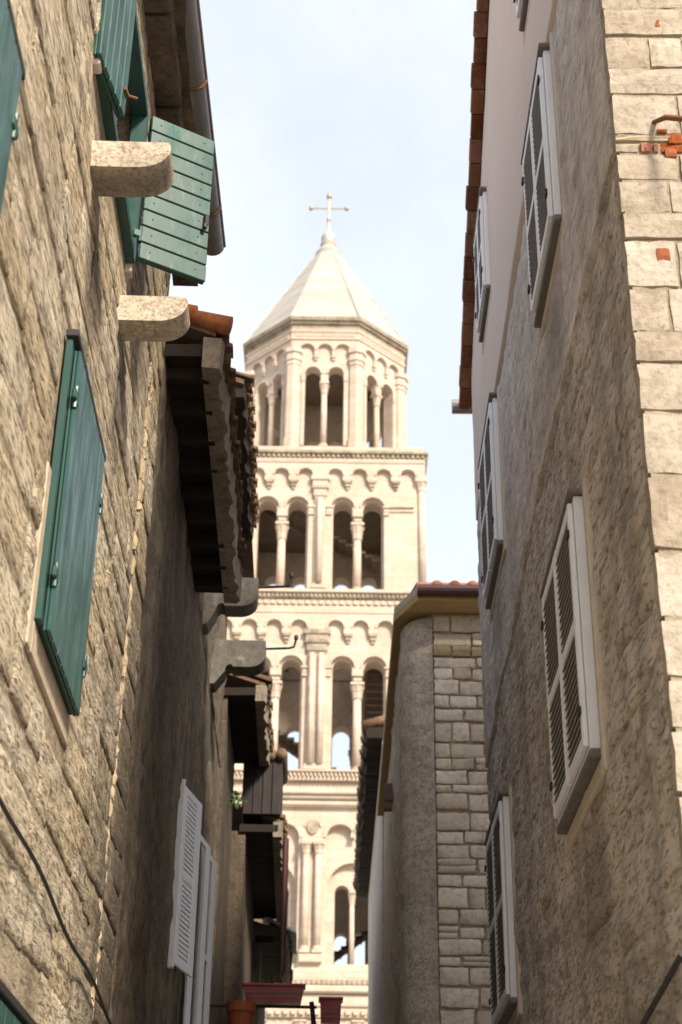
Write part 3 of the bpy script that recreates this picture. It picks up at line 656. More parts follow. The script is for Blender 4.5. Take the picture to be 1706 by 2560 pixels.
# stone end wall facing the camera: courses read off the photograph (pixel rows of the joints)
rows = [-190, -70, 33, 103, 182, 246, 348, 366, 393, 460, 541, 610, 729, 838, 916, 1038, 1196, 1382, 1550, 1700, 1830, 1990, 2150, 2330, 2560]
splits = {0: [.5], 1: [.45], 2: [.95], 3: [.5], 4: [.96], 5: [.75], 6: [.7], 7: [.28, .42, .5], 8: [], 9: [.55, .9], 10: [], 11: [.55], 12: [], 13: [.62], 14: [], 15: [], 16: [], 17: [], 18: [], 19: [.9], 20: [], 21: [.7], 22: [], 23: [.8]}
ZE = lambda py: hitY(1600, py, 5.93).z
x0w = 1.382; rg = random.Random(5)
E_ = ob('end_wall', MB().box(5.906, 5.95, yr(-3.0), yr(.005), 0.0, 12.5).mesh('end_wall', 'rmortar'), HR)
for r in range(len(rows) - 1):
    z1, z0 = ZE(rows[r]), ZE(rows[r + 1])
    xs = [0]; k = 0
    cut = [c * .46 for c in splits.get(r, [])]
    for c in cut: xs.append(c)
    x = xs[-1] + rg.uniform(.18, .4)
    while x < 1.9: xs.append(x); x += rg.uniform(.25, .5)
    xs.append(2.0)
    for a, b in zip(xs, xs[1:]):
        if b - a < .02: continue
        bk = (r == 7) or (r in (2,) and abs(a - .437) < .05) or (b - a < .07)
        mt = 'rstone'
        if r == 7: mt = 'brick' if .1 < a < .45 else 'rstone'
        if r == 6: mt = 'ystone'
        gp = rg.uniform(.008, .016)
        stone(E_, mt, (5.935, yr(.03 - (a + b) / 2), (z0 + z1) / 2), b - a - gp, .085 + rg.uniform(-.014, .014), z1 - z0 - gp, rz=math.pi * 1.5, name='brick' if mt == 'brick' else 'stone', tilt=0)
for (px, py, w_, h) in ((1655, 60, .025, .07), (1690, 385, .06, .05), (1672, 640, .065, .075), (1700, 350, .07, .07), (1668, 330, .05, .02)):
    P = hitY(px, py, 5.9); stone(E_, 'brick', (5.91, yr(-(P.x - 1.42)) , P.z), w_, .05, h, rz=math.pi * 1.5, name='brick')
MB().tube([(5.92, yr(-.18), 7.12), (5.78, yr(-.22), 7.03), (5.6, yr(-.36), 6.84)], [.012, .015, .015], 7).obj('iron_bar', 'rust', HR)

# ================================================================== RIGHT: stone house beyond
HM = thing('corner_house', 'pale coursed stone house with a dark red gutter, beyond the gable house on the right', 'house', (1.13, 17.0, 0))
sdx = -.040                                                  # the side wall leans into the alley
def sx(yy): return sdx * yy
body = MB(); pl = [(0.02, 0), (4, 0), (4, 8.2), (-.33, 8.2), (-.33, .42)]
body.add([(a, b, 0) for a, b in pl] + [(a, b, 9.43) for a, b in pl], [(4, 3, 2, 1, 0), (5, 6, 7, 8, 9)] + [(i, (i + 1) % 5, 5 + (i + 1) % 5, 5 + i) for i in range(5)]).obj('wall', 'mmortar', HM)
crv = [(.01, -.01), (-.10, .015), (-.19, .065), (-.26, .14), (-.31, .25), (-.335, .42)] + [(-.335 + .0006 * k, .42 + .07 * k) for k in range(1, 111)]
V = []; F = []; nz = 150
for i, c in enumerate(crv):
    pq = Vector(crv[min(i + 1, len(crv) - 1)]) - Vector(crv[max(i - 1, 0)]); nr = Vector((-pq.y, pq.x)).normalized()
    for j in range(nz + 1):
        z = 2.5 + 6.9 * j / nz; k = Vector((c[0] * 3, c[1] + 7, z))
        d = noise.fractal(k * 1.2, 1, 2, 5) * .028 + noise.fractal(k * 5, 1, 2, 3) * .02
        e = -.04 if j in (0, nz) else .03 + d; V.append((c[0] + nr.x * e, c[1] + nr.y * e, z))
for i in range(len(crv) - 1):
    for j in range(nz): a = i * (nz + 1) + j; F.append((a, a + 1, a + nz + 2, a + nz + 1))
ob('side_render', meshdata('side_render', V, F, 'mside', True, recalc=False), HM)
FW = ob('front_masonry', MB().box(.02, 1.6, -.012, .01, 2.0, 9.41).mesh('front_masonry', 'mmortar'), HM)
rg = random.Random(21); z = 9.38; r = 0
hs = [.28, .2, .17, .17, .19, .24, .2, .19, .3, .23, .18, .21, .12, .25, .28, .18, .2, .2, .18, .3, .22, .17, .22, .13, .25, .27, .38, .3, .2, .17, .28, .3, .22, .3, .26, .24, .3, .22]
for h in hs:
    h *= .84; z -= h
    if z < 2.5: break
    x = 0
    while x < 1.0:
        w_ = rg.uniform(.16, .52); w_ = min(w_, 1.3 - x)
        mt = 'ystone' if r == 2 else 'mstone'
        if rg.random() < .8 or h > .2:
            stone(FW, mt, (x + w_ / 2 + .004, -.03, z + h / 2 + rg.uniform(-.012, .012)), w_ - .012, .07 + rg.uniform(-.012, .016), h - .016, tilt=rg.uniform(-.02, .02))
        else:
            for zz in (z + h * .27, z + h * .76): stone(FW, mt, (x + w_ / 2 + .004, -.03, zz), w_ - .016, .07 + rg.uniform(-.012, .016), h * .47, tilt=rg.uniform(-.02, .02))
        x += w_
    r += 1
ev = MB()
p0 = [(-.42, -.42), (4, -.42), (4, 8.3), (sx(8.3) - .12, 8.3), (-.40, 1.2)]
p0 = [(-.19, -.40), (3.9, -.40), (3.9, 8.25), (-.44, 8.25), (-.45, .9), (-.45, .22)]
ev.add([(a, b, 9.42) for a, b in p0] + [(a * 1.0, b, 9.50) for a, b in p0], [tuple(range(5, -1, -1)), tuple(range(6, 12))] + [(i, (i + 1) % 6, 6 + (i + 1) % 6, 6 + i) for i in range(6)])
ev.obj('eave_soffit', 'soffit', HM)
fe = MB()
for a, b in zip(p0[3:] + p0[:1], p0[4:] + p0[:2]):
    if a == p0[0]: continue
    d = (Vector(b) - Vector(a)).normalized(); nrm = Vector((-d.y, d.x)) * -1
    A = [Vector(a) - nrm * 0, Vector(b), Vector(b) - nrm * .05, Vector(a) - nrm * .05]
    fe.add([(q.x, q.y, 9.505) for q in A] + [(q.x, q.y, 9.60) for q in A], [(0, 1, 2, 3), (4, 7, 6, 5), (0, 4, 5, 1), (1, 5, 6, 2), (2, 6, 7, 3), (3, 7, 4, 0)])
fe.obj('eave_fascia', 'surround', HM)
MB().tube([(-.20, -.45, 9.53), (3.0, -.45, 9.53)], .075, 14).obj('gutter', 'rgutter', HM)
V = [(-.2, -.4, 9.61), (3.9, -.4, 9.61), (3.9, 3.5, 11.1), (-.2, 3.5, 11.1), (-.2, -.4, 9.66), (3.9, -.4, 9.66), (3.9, 3.5, 11.16), (-.2, 3.5, 11.16)]
MB().add(V, [(0, 1, 2, 3), (7, 6, 5, 4), (0, 4, 5, 1), (1, 5, 6, 2), (2, 6, 7, 3), (3, 7, 4, 0)]).obj('roof', 'tile', HM)
for i in range(9):
    x = .04 + i * .215
    MB().tube([(x, -.47, 9.575), (x, .1, 9.795)], [.075, .07], 12).obj('roof_tile', 'tile', HM, smooth=True)
MB().box(-.05, .06, 0, .12, 0, .26, .01).box(-.06, .05, -.01, .11, -.13, -.02, .01).obj('junction_box', 'wood', HM, loc=(-.41, 3.6, 8.2))
# far right house with the dark eave
HF = thing('far_house', 'farthest house on the right, with dark mossy eave touching the bell tower in view', 'house', (.78, 25.3, 0))
MB().box(0, 4, 0, 10.9, 0, 10.86).obj('wall', 'mside', HF)
FR = Frame(0, 0, 1)
class FF:                                                     # local frame of this eave: s along +y
    side = 1
rg = random.Random(3); V = []; F = []; n = 70
for i in range(n + 1):
    yy = -.05 + 11 * i / n; e = rg.uniform(-.03, .03)
    V += [(.1, yy, 10.82), (-.26 + e, yy, 10.82 + rg.uniform(-.02, .02)), (-.28 + e, yy, 11.02 + rg.uniform(-.03, .03)), (.1, yy, 11.02)]
for i in range(n):
    a = 4 * i
    for k in range(4): F.append((a + k, a + (k + 1) % 4, a + 4 + (k + 1) % 4, a + 4 + k))
F += [(0, 1, 2, 3), (4 * n, 4 * n + 3, 4 * n + 2, 4 * n + 1)]
ob('eave', meshdata('eave', V, F, 'beam'), HF)
for i in range(46):
    yy = 0 + i * .24
    MB().tube([(-.34 + rg.uniform(-.03, .03), yy, 11.04 + rg.uniform(-.02, .02)), (.2, yy, 11.24)], [.095, .08], 8).obj('roof_tile', 'otile', HF, smooth=True)

# ================================================================== BELL TOWER
HW = 4.7; TX, TY = -0.98, 62.0 + HW
TW = thing('bell_tower', 'tall cream limestone bell tower with arcaded storeys and octagonal spire topped by a cross', 'bell tower', (TX, TY, 0))
def four(me, name, kind=None, ys=0, faces=(0, 1, 2, 3), parent=None):
    for k in faces:
        o = ob(name, me, parent or TW, (0, 0, 0), (0, 0, k * math.pi / 2))
        if kind: o['kind'] = kind
def pieces(mbs, name, mat, fn=None):
    for q_ in mbs: (fn or four)(q_.mesh(name, mat), name)
def square_ring(name, mat, hw, z0, z1, depth, c=.03):
    """a course running round the square shaft, as four lengths butted at the corners"""
    a = MB().box(-hw, hw, -hw, -hw + depth, z0, z1, c).mesh(name, mat); b = MB().box(-hw + depth + .002, hw - depth - .002, -hw, -hw + depth, z0, z1, c).mesh(name, mat)
    four(a, name, faces=(0, 2)); four(b, name, faces=(1, 3))
def dentils(name, mat, hw, z0, z1, depth, pitch, frac=.55):
    q = MB(); n = int(2 * hw / pitch)
    for i in range(n):
        u = -hw + (i + .5) * 2 * hw / n; q.box(u - pitch * frac / 2, u + pitch * frac / 2, -hw - depth, -hw + .02, z0, z1)
    four(q.mesh(name, mat), name, 'stuff')
def band(name, mat, hw, ztop, zs, zb, cs, r, depth):
    def poly(h):
        P = [(h, ztop), (-h, ztop), (-h, zb)]
        for c in cs:
            if abs(c) + r > h: continue
            P += [(c - r, zb)] + [(c - r * math.cos(math.pi * i / 12), zs + r * math.sin(math.pi * i / 12)) for i in range(13)] + [(c + r, zb)]
        return P + [(h, zb)]
    a = MB().panel(poly(hw + depth), [], -hw - depth, -hw + .001).mesh(name, mat); b = MB().panel(poly(hw - .002), [], -hw - depth, -hw + .001).mesh(name, mat)
    four(a, name, faces=(0, 2)); four(b, name, faces=(1, 3))
    pieces([MB().ring(c, zs, r + .01, r + .10, -hw - depth - .05, -hw - depth + .01) for c in cs], 'arch_moulding', mat)
def column(u, yy, z0, z1, r, cap_h=.5, base_h=.3, mat='tower'):
    q = MB(); s0 = z0 + base_h; s1 = z1 - cap_h
    q.lathe([(r, s0), (r * .98, s0 + (s1 - s0) * .5), (r * .88, s1)], 14, u, yy); sh = q.mesh('column_shaft', mat, True)
    c = MB().lathe([(r * .92, s1), (r * 1.12, s1 + .04), (r * 1.0, s1 + .07), (r * 1.1, s1 + cap_h * .4), (r * 1.3, s1 + cap_h * .52), (r * 1.15, s1 + cap_h * .56), (r * 1.55, s1 + cap_h * .8), (r * 1.3, s1 + cap_h * .82)], 24, u, yy, 8, .07)
    c.box(u - r * 1.55, u + r * 1.55, yy - r * 1.55, yy + r * 1.55, s1 + cap_h * .82, z1, .03)
    b = MB().box(u - r * 1.45, u + r * 1.45, yy - r * 1.45, yy + r * 1.45, z0, z0 + base_h * .4, .02).lathe([(r * 1.4, z0 + base_h * .4), (r * 1.42, z0 + base_h * .6), (r * 1.1, z0 + base_h * .75), (r * 1.2, z0 + base_h * .9), (r, z0 + base_h)], 14, u, yy)
    return sh, c.mesh('capital', mat, False), b.mesh('column_base', mat)
def place_columns(us, yy, z0, z1, r, cap_h=.5, base_h=.3, faces=(0, 1, 2, 3)):
    for u in us:
        sh, c, b = column(u, yy, z0, z1, r, cap_h, base_h)
        for k in faces:
            o = ob('column', sh, TW, (0, 0, 0), (0, 0, k * math.pi / 2)); ob('capital', c, o); ob('column_base', b, o)
def storey(hw, z0, z1, sill, spring, lights, half, colu, imp_z, cap_z, cs, zs_a, zb_a, r_a, ztop_a, th=1.1, colr=.2):
    P = lambda h: [(-h, z0), (h, z0), (h, z1), (-h, z1)]
    pairs = ((lights[0], lights[1]), (lights[2], lights[3]))
    wide = [two_arch(a, b, half + .10, spring, sill) for a, b in pairs]; slim = [two_arch(a, b, half, spring, sill) for a, b in pairs]
    # outer order, main wall in pale ashlar, inner skin in brown rubble
    for nm, mt, a, b, hl in (('wall', 'tower', -hw, -hw + .2, wide), ('recessed_wall', 'tower', -hw + .201, -hw + th - .15, slim), ('inner_wall', 'towerin', -hw + th - .149, -hw + th, slim)):
        full = {'wall': hw, 'recessed_wall': hw - .201, 'inner_wall': hw - th + .15}[nm]
        me = MB().panel(P(full), hl, a, b).mesh(nm, mt); me2 = MB().panel(P(min(full - .202, hw - th)), hl, a, b).mesh(nm, mt)
        four(me, nm, faces=(0, 2)); four(me2, nm, faces=(1, 3))
    pieces([MB().ring(c, spring, half + .12, half + .19, -hw - .05, -hw + .01) for c in lights], 'arch_moulding', 'tower')
    band('blind_arcade', 'tower', hw, ztop_a, zs_a, zb_a, cs, r_a, .2)
    # corbels that carry the small arches
    qs = []
    for a, b in zip(cs, cs[1:]):
        u = (a + b) / 2
        if abs(u) < .3: continue
        q = MB(); qs.append(q)
        q.box(u - .17, u + .17, -hw - .2, -hw - .003, zb_a - .13, zb_a - .003, .02).box(u - .13, u + .13, -hw - .14, -hw - .003, zb_a - .30, zb_a - .132, .03).box(u - .08, u + .08, -hw - .09, -hw - .003, zb_a - .45, zb_a - .302, .03)
    pieces(qs, 'corbel', 'towerdk')
    # two-light columns with impost blocks
    for u in colu:
        me = MB().box(u - .25, u + .25, -hw + .0, -hw + th - .2, (imp_z + cap_z) / 2 + .25, imp_z + .05, .03).box(u - .2, u + .2, -hw + .08, -hw + th - .3, (imp_z + cap_z) / 2 + .02, (imp_z + cap_z) / 2 + .248, .05).mesh('impost', 'tower'); four(me, 'impost')
    place_columns(colu, -hw + .38, sill, (imp_z + cap_z) / 2 + .02, colr, (imp_z + cap_z) / 2 + .02 - cap_z + .12, .32)
    # jamb imposts
    qs = []
    for u in (lights[0] - half - .2, lights[-1] + half + .2, lights[1] + half + .2, lights[2] - half - .2):
        q = MB(); qs.append(q)
        q.box(u - .14, u + .14, -hw - .09, -hw + .05, imp_z - .42, imp_z - .28, .02).box(u - .13, u + .13, -hw - .05, -hw + .05, imp_z - .27, imp_z - .05, .03).box(u - .18, u + .18, -hw - .11, -hw + .05, imp_z - .045, imp_z + .07, .02)
    pieces(qs, 'jamb_capital', 'tower')
    # string course on the blank side panels
    for sg in (-1, 1):
        q = MB().box(sg * (lights[-1] + half + .33), sg * (hw - .33), -hw - .08, -hw + .02, imp_z - .02, imp_z + .06, .02).box(sg * (lights[-1] + half + .33), sg * (hw - .33), -hw - .05, -hw + .02, imp_z - .25, imp_z - .17, .02)
        four(q.mesh('string_course', 'towerdk'), 'string_course')
def corner_shafts(hw, z0, z1, r=.17):
    for sx_ in (-1, 1):
        for sy_ in (-1, 1):
            sh, c, b = column(sx_ * hw, sy_ * hw, z0, z1, r, .55, .35); o = ob('corner_shaft', sh, TW); ob('capital', c, o); ob('column_base', b, o)
def centre_pilaster(hw, z0, z1, wd, twin, cap):
    q = MB().box(-wd / 2, wd / 2, -hw - .12, -hw + .02, z0 + .3, z1 - cap, .03).box(-wd / 2 - .1, wd / 2 + .1, -hw - .3, -hw + .02, z0, z0 + .18, .03).box(-wd / 2 - .05, wd / 2 + .05, -hw - .24, -hw + .02, z0 + .182, z0 + .298, .03)
    four(q.mesh('pilaster', 'tower'), 'pilaster')
    q = MB(); k = z1 - cap
    for a, b, e in ((0, .1, .02), (.1, .42, .07), (.42, .5, .16), (.5, .78, .12), (.78, 1.0, .2)):
        q.box(-wd / 2 - e, wd / 2 + e, -hw - .12 - e * .8, -hw + .02, k + cap * a + .001, k + cap * b - .001, .03)
    four(q.mesh('pilaster_capital', 'towerdk' if twin else 'tower'), 'pilaster_capital')
    us = (-.2, .2) if twin else (0,)
    for u in us:
        q = MB().lathe([(.15, z0 + .3), (.13, z1 - cap - .03)], 12, u, -hw - .2).mesh('pilaster_shaft', 'tower', True); four(q, 'pilaster_shaft')
LI = [-2.45, -1.05, 1.05, 2.45]
cs1 = [-4.09, -2.96, -1.83, -.70, .70, 1.83, 2.96, 4.09]
# upper square storey
storey(HW, 30.25, 38.0, 31.22, 35.5, LI, .43, (-1.75, 1.75), 35.5, 34.05, cs1, 37.12, 36.85, .34, 37.75)
centre_pilaster(HW, 31.2, 37.1, .5, False, 1.2); corner_shafts(HW + .02, 31.2, 36.9)
square_ring('cornice', 'tower', HW + .24, 37.76, 37.86, .5); square_ring('cornice', 'tower', HW + .2, 37.862, 38.05, .5)
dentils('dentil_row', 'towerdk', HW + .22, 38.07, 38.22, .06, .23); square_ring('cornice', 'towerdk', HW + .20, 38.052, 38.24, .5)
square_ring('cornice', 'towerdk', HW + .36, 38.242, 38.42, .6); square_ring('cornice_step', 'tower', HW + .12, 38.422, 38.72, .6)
MB().box(-HW + .3, HW - .3, -HW + .3, HW - .3, 38.25, 38.6).obj('upper_floor', 'towerin', TW)
MB().box(-HW + 1.11, HW - 1.11, -HW + 1.11, HW - 1.11, 37.3, 37.5).obj('timber_ceiling', 'towerwood', TW)
# middle square storey
H2W = HW + .06
cs2 = [-4.12, -3.02, -1.92, -.82, .82, 1.92, 3.02, 4.12]
storey(H2W, 21.75, 30.2, 22.68, 27.45, [-2.53, -1.13, 1.13, 2.53], .43, (-1.8, 1.8), 27.42, 26.2, cs2, 29.28, 29.0, .35, 29.95)
centre_pilaster(H2W, 22.66, 29.2, .8, True, 1.15); corner_shafts(H2W + .02, 22.7, 29.0)
square_ring('cornice', 'tower', H2W + .24, 29.96, 30.1, .5); square_ring('cornice', 'tower', H2W + .18, 30.102, 30.38, .5)
dentils('dentil_row', 'tower', H2W + .18, 30.40, 30.58, .08, .30); square_ring('cornice', 'tower', H2W + .16, 30.382, 30.68, .5)
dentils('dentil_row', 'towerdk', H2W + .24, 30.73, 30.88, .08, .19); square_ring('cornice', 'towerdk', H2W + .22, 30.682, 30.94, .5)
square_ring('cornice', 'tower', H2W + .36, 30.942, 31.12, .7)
# lower storey: giant blind arches over a large arch over two lights
H3W = HW + .42; th = .3
square_ring('cornice', 'towerdk', H2W + .18, 22.2, 22.58, .5); square_ring('cornice', 'tower', H2W + .3, 22.582, 22.68, .7)
q = MB(); n = 56                                             # herringbone of little slanted blocks
for i in range(n):
    u = -H2W - .1 + (i + .5) * (2 * H2W + .2) / n
    for zz, sg in ((22.22, 1), (22.40, -1)):
        V = [(u - .05 + sg * .05 * e, yy, zz + .155 * e) for e in (-.5 + .5, 1) for yy in (-H2W - .25, -H2W - .17)] + [(u + .03 + sg * .05 * e, yy, zz + .155 * e) for e in (0, 1) for yy in (-H2W - .25, -H2W - .17)]
        q.add(V, [(0, 1, 3, 2), (4, 6, 7, 5), (0, 2, 6, 4), (1, 5, 7, 3), (0, 4, 5, 1), (2, 3, 7, 6)])
four(q.mesh('herringbone_band', 'tower'), 'herringbone_band', 'stuff')
square_ring('cornice', 'towerdk', H2W + .1, 21.7, 21.78, .4)
square_ring('cornice', 'tower', H3W + .5, 21.42, 21.62, 1.0, .06); square_ring('cornice', 'tower', H3W + .38, 21.26, 21.418, .8, .06); square_ring('cornice', 'tower', H3W + .26, 20.98, 21.258, .7, .08)
def twoarch(sg):
    P = [(sg * .57, 14.6), (sg * .57, 19.72)]
    for c in (1.13, 2.27):
        P += [(sg * (c - .56 * math.cos(math.pi * i / 12)), 19.72 + .56 * math.sin(math.pi * i / 12)) for i in range(13)]
    return P + [(sg * 2.83, 14.6)]
O3 = [(-H3W, 12.0), (H3W, 12.0), (H3W, 20.98), (-H3W, 20.98)]
def lay(nm, holes, a, b, mt='tower'):
    h = -a
    me = MB().panel([(-h, 12.0), (h, 12.0), (h, 20.98), (-h, 20.98)], holes, a, b).mesh(nm, mt); me2 = MB().panel([(-h + (b - a) + .002, 12.0), (h - (b - a) - .002, 12.0), (h - (b - a) - .002, 20.98), (-h + (b - a) + .002, 20.98)], holes, a, b).mesh(nm, mt)
    four(me, nm, faces=(0, 2)); four(me2, nm, faces=(1, 3))
lay('wall', [twoarch(1), twoarch(-1)], -H3W, -H3W + th)
lay('recessed_wall', [arch(sg * 1.66, .98, 17.78, 14.5, 16) for sg in (-1, 1)], -H3W + th + .001, -H3W + 2 * th)
L3 = [two_arch(min(sg * 1.24, sg * 2.06), max(sg * 1.24, sg * 2.06), .30, 17.6, 14.45) for sg in (-1, 1)]
lay('recessed_wall', L3, -H3W + 2 * th + .001, -H3W + 3 * th + .1); lay('inner_wall', L3, -H3W + 3 * th + .101, -H3W + 3 * th + .3, 'towerin')
place_columns((-1.65, 1.65), -H3W + 2 * th + .2, 14.45, 17.64, .11, .5, .25)
pieces([MB().ring(sg * c, 19.72, .57, .70, -H3W - .05, -H3W + .01) for sg in (-1, 1) for c in (1.13, 2.27)], 'arch_moulding', 'tower')
four(MB().box(-.56, .56, -H3W - .1, -H3W + .02, 14.2, 15.0, .04).box(-.48, .48, -H3W - .32, -H3W + .02, 14.6, 14.95, .04).mesh('pilaster_base', 'tower'), 'pilaster_base')
four(MB().box(-.46, .46, -H3W - .3, -H3W + .02, 19.42, 19.6, .03).mesh('abacus', 'tower'), 'abacus')
place_columns((-.25, .25), -H3W - .14, 14.96, 19.42, .15, .45, .3)
q = MB(); V = []                                             # shield in relief
for yy in (-H3W - .09, -H3W + .01):
    V += [(.26 * math.cos(a) * (1 if math.sin(a) > 0 else .9), yy, 20.15 + .3 * math.sin(a)) for a in [2 * math.pi * k / 16 for k in range(16)]]
q.add(V, [tuple(range(16)), tuple(range(31, 15, -1))] + [(k, (k + 1) % 16, 16 + (k + 1) % 16, 16 + k) for k in range(16)])
q.obj('shield', 'towerdk', TW)
MB().ring(0, 20.15, .3, .36, -H3W - .06, -H3W + .01).obj('shield_border', 'tower', TW)
square_ring('cornice', 'tower', H3W + .1, 14.0, 14.42, .4, .05); square_ring('cornice', 'tower', H3W + .32, 13.7, 13.998, .6, .05); square_ring('cornice', 'tower', H3W + .46, 13.42, 13.698, .7, .06)
dentils('dentil_row', 'towerdk', H3W + .08, 13.78, 13.95, .30, .2); square_ring('cornice', 'tower', H3W + .26, 12.9, 13.418, .5, .06)
dentils('dentil_row', 'tower', H3W + .2, 12.62, 12.8, .12, .3); square_ring('cornice', 'tower', H3W + .18, 12.5, 12.898, .5, .04)
square_ring('base_wall', 'tower', H3W + .05, 0, 12.49, 1.4, .02)
place_columns((-1.9, -.35, .35, 1.9), -H3W - .2, 7.0, 12.4, .17, .5, .3)
# stairs climbing inside the shaft
st = 0
for z0, z1, side in ((14.0, 18.0, 0), (18.0, 22.0, 1), (22.0, 26.0, 2), (26.0, 30.0, 3), (30.0, 33.5, 0), (33.5, 37.0, 2)):
    q = MB(); n = 18; L_ = 5.6
    for i in range(n):
        x = -L_ / 2 + L_ * i / n; zz = z0 + (z1 - z0) * i / n
        q.box(x, x + L_ / n + .04, 2.2, 3.3, zz - .06, zz + .06)
    q.add([(-L_ / 2, yy, z0 - .45 + dz) for yy in (2.2, 2.3) for dz in (0, .38)] + [(L_ / 2, yy, z1 - .45 + dz) for yy in (2.2, 2.3) for dz in (0, .38)], [(0, 1, 3, 2), (4, 6, 7, 5), (0, 2, 6, 4), (1, 5, 7, 3), (0, 4, 5, 1), (2, 3, 7, 6)])
    q.obj('stair_flight', 'towerwood', TW, rot=(0, 0, side * math.pi / 2))
for zz in (22.1, 30.3):
    MB().box(1.6, 3.3, -3.4, 3.4, zz, zz + .15).obj('stair_landing', 'towerwood', TW)
# octagonal lantern
OX = .07; S8 = 3.22; A8 = S8 * 1.2071
def eight(me, name, kind=None, parent=None):
    for k in range(8):
        o = ob(name, me, parent or TW, (OX, 0, 0), (0, 0, k * math.pi / 4))
        if kind: o['kind'] = kind
oh = [two_arch(-.57, .57, .38, 43.5, 39.3)]
eight(MB().panel([(-S8 / 2, 38.6), (S8 / 2, 38.6), (S8 / 2, 46.35), (-S8 / 2, 46.35)], oh, -A8, -A8 + .45).mesh('lantern_wall', 'tower'), 'lantern_wall')
eight(MB().panel([(-S8 / 2 + .3, 38.6), (S8 / 2 - .3, 38.6), (S8 / 2 - .3, 46.35), (-S8 / 2 + .3, 46.35)], oh, -A8 + .451, -A8 + .6).mesh('inner_wall', 'towerin'), 'inner_wall')
h = S8 / 2
P = [(h + .07, 45.4), (-h - .07, 45.4), (-h - .07, 44.5)]
for c in (-.88, 0, .88): P += [(c - .36, 44.5)] + [(c - .36 * math.cos(math.pi * i / 12), 44.78 + .36 * math.sin(math.pi * i / 12)) for i in range(13)] + [(c + .36, 44.5)]
P += [(h + .07, 44.5)]
eight(MB().panel(P, [], -A8 - .16, -A8 + .001).mesh('blind_arcade', 'tower'), 'blind_arcade')
pieces([MB().ring(c, 44.78, .37, .43, -A8 - .2, -A8 - .15) for c in (-.88, 0, .88)] + [MB().ring(c, 43.5, .375, .47, -A8 - .05, -A8 + .01) for c in (-.57, .57)], 'arch_moulding', 'tower', eight)
pieces([MB().box(u - .12, u + .12, -A8 - .16, -A8 - .003, 44.36, 44.498, .02).box(u - .08, u + .08, -A8 - .1, -A8 - .003, 44.22, 44.358, .02) for u in (-.44, .44)], 'corbel', 'tower', eight)
q = MB().box(-.2, .2, -A8 + .02, -A8 + .4, 43.02, 43.52, .04)
eight(q.mesh('impost', 'tower'), 'impost')
sh, c, b = column(0, -A8 + .2, 39.3, 43.02, .155, .68, .25)
for k in range(8):
    o = ob('column', sh, TW, (OX, 0, 0), (0, 0, k * math.pi / 4)); ob('capital', c, o); ob('column_base', b, o)
pieces([MB().box(sg * .96, sg * 1.12, -A8 - .06, -A8 + .02, 39.3, 43.0, .02).box(sg * .94, sg * 1.16, -A8 - .09, -A8 + .02, 43.0, 43.45, .03) for sg in (-1, 1)], 'jamb_pilaster', 'tower', eight)
# corner piers with capitals
RC = S8 * 1.3066
for k in range(8):
    a = math.pi / 8 + k * math.pi / 4
    def pier(rad, z0, z1, name, mat='tower'):
        V = []
        for zz in (z0, z1): V += [(rad * math.cos(t), rad * math.sin(t), zz) for t in [2 * math.pi * i / 8 + math.pi / 8 for i in range(8)]]
        return MB().add(V, [tuple(range(7, -1, -1)), tuple(range(8, 16))] + [(i, (i + 1) % 8, 8 + (i + 1) % 8, 8 + i) for i in range(8)]).mesh(name, mat)
    if k == 0:
        pm = pier(.40, 39.7, 43.9, 'pier'); bm_ = pier(.48, 38.7, 39.6, 'pier_base'); bb = pier(.44, 39.6, 39.7, 'pier_base')
        caps = [pier(.44, 43.9, 44.15, 'pier_capital'), pier(.50, 44.15, 44.3, 'pier_capital'), pier(.45, 44.3, 44.6, 'pier_capital'), pier(.53, 44.6, 44.85, 'pier_capital')]
    L_ = (OX + (RC - .16) * math.cos(a), (RC - .16) * math.sin(a), 0)
    o = ob('pier', pm, TW, L_, (0, 0, a)); ob('pier_base', bm_, o); ob('pier_base', bb, o)
    for c_ in caps: ob('pier_capital', c_, o)
def oct_ring(name, mat, ap, z0, z1, ap2=None, inner=None):
    V = []; q = MB(); r0 = ap / math.cos(math.pi / 8); r1 = (ap2 or ap) / math.cos(math.pi / 8); ri = (inner or ap - .6) / math.cos(math.pi / 8)
    for r, zz in ((ri, z0), (r0, z0), (r1, z1), (ri, z1)): V += [(r * math.cos(math.pi / 8 + k * math.pi / 4), r * math.sin(math.pi / 8 + k * math.pi / 4), zz) for k in range(8)]
    F = [(j * 8 + k, j * 8 + (k + 1) % 8, ((j + 1) % 4) * 8 + (k + 1) % 8, ((j + 1) % 4) * 8 + k) for j in range(4) for k in range(8)]
    return q.add(V, F).obj(name, mat, TW, loc=(OX, 0, 0))
oct_ring('lantern_cornice', 'tower', A8 + .22, 45.4, 45.52)
oct_ring('lantern_cornice', 'tower', A8 + .16, 45.522, 45.84)
q = MB()
for i in range(15): u = -1.5 + 3.0 * (i + .5) / 15; q.box(u - .06, u + .06, -A8 - .22, -A8 - .1, 45.56, 45.78)
eight(q.mesh('dentil_row', 'tower'), 'dentil_row', 'stuff')
oct_ring('lantern_cornice', 'tower', A8 + .2, 45.842, 46.0, A8 + .24)
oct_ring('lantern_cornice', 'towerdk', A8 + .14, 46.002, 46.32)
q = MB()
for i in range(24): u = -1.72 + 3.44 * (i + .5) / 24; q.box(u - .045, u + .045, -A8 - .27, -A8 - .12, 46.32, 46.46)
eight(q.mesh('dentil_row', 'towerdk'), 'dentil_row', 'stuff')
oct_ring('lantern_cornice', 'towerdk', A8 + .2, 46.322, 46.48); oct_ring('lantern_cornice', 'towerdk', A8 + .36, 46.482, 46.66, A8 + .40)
MB().box(-2.9, 2.9, -2.9, 2.9, 45.9, 46.1).obj('lantern_ceiling', 'towerwood', TW, loc=(OX, 0, 0))
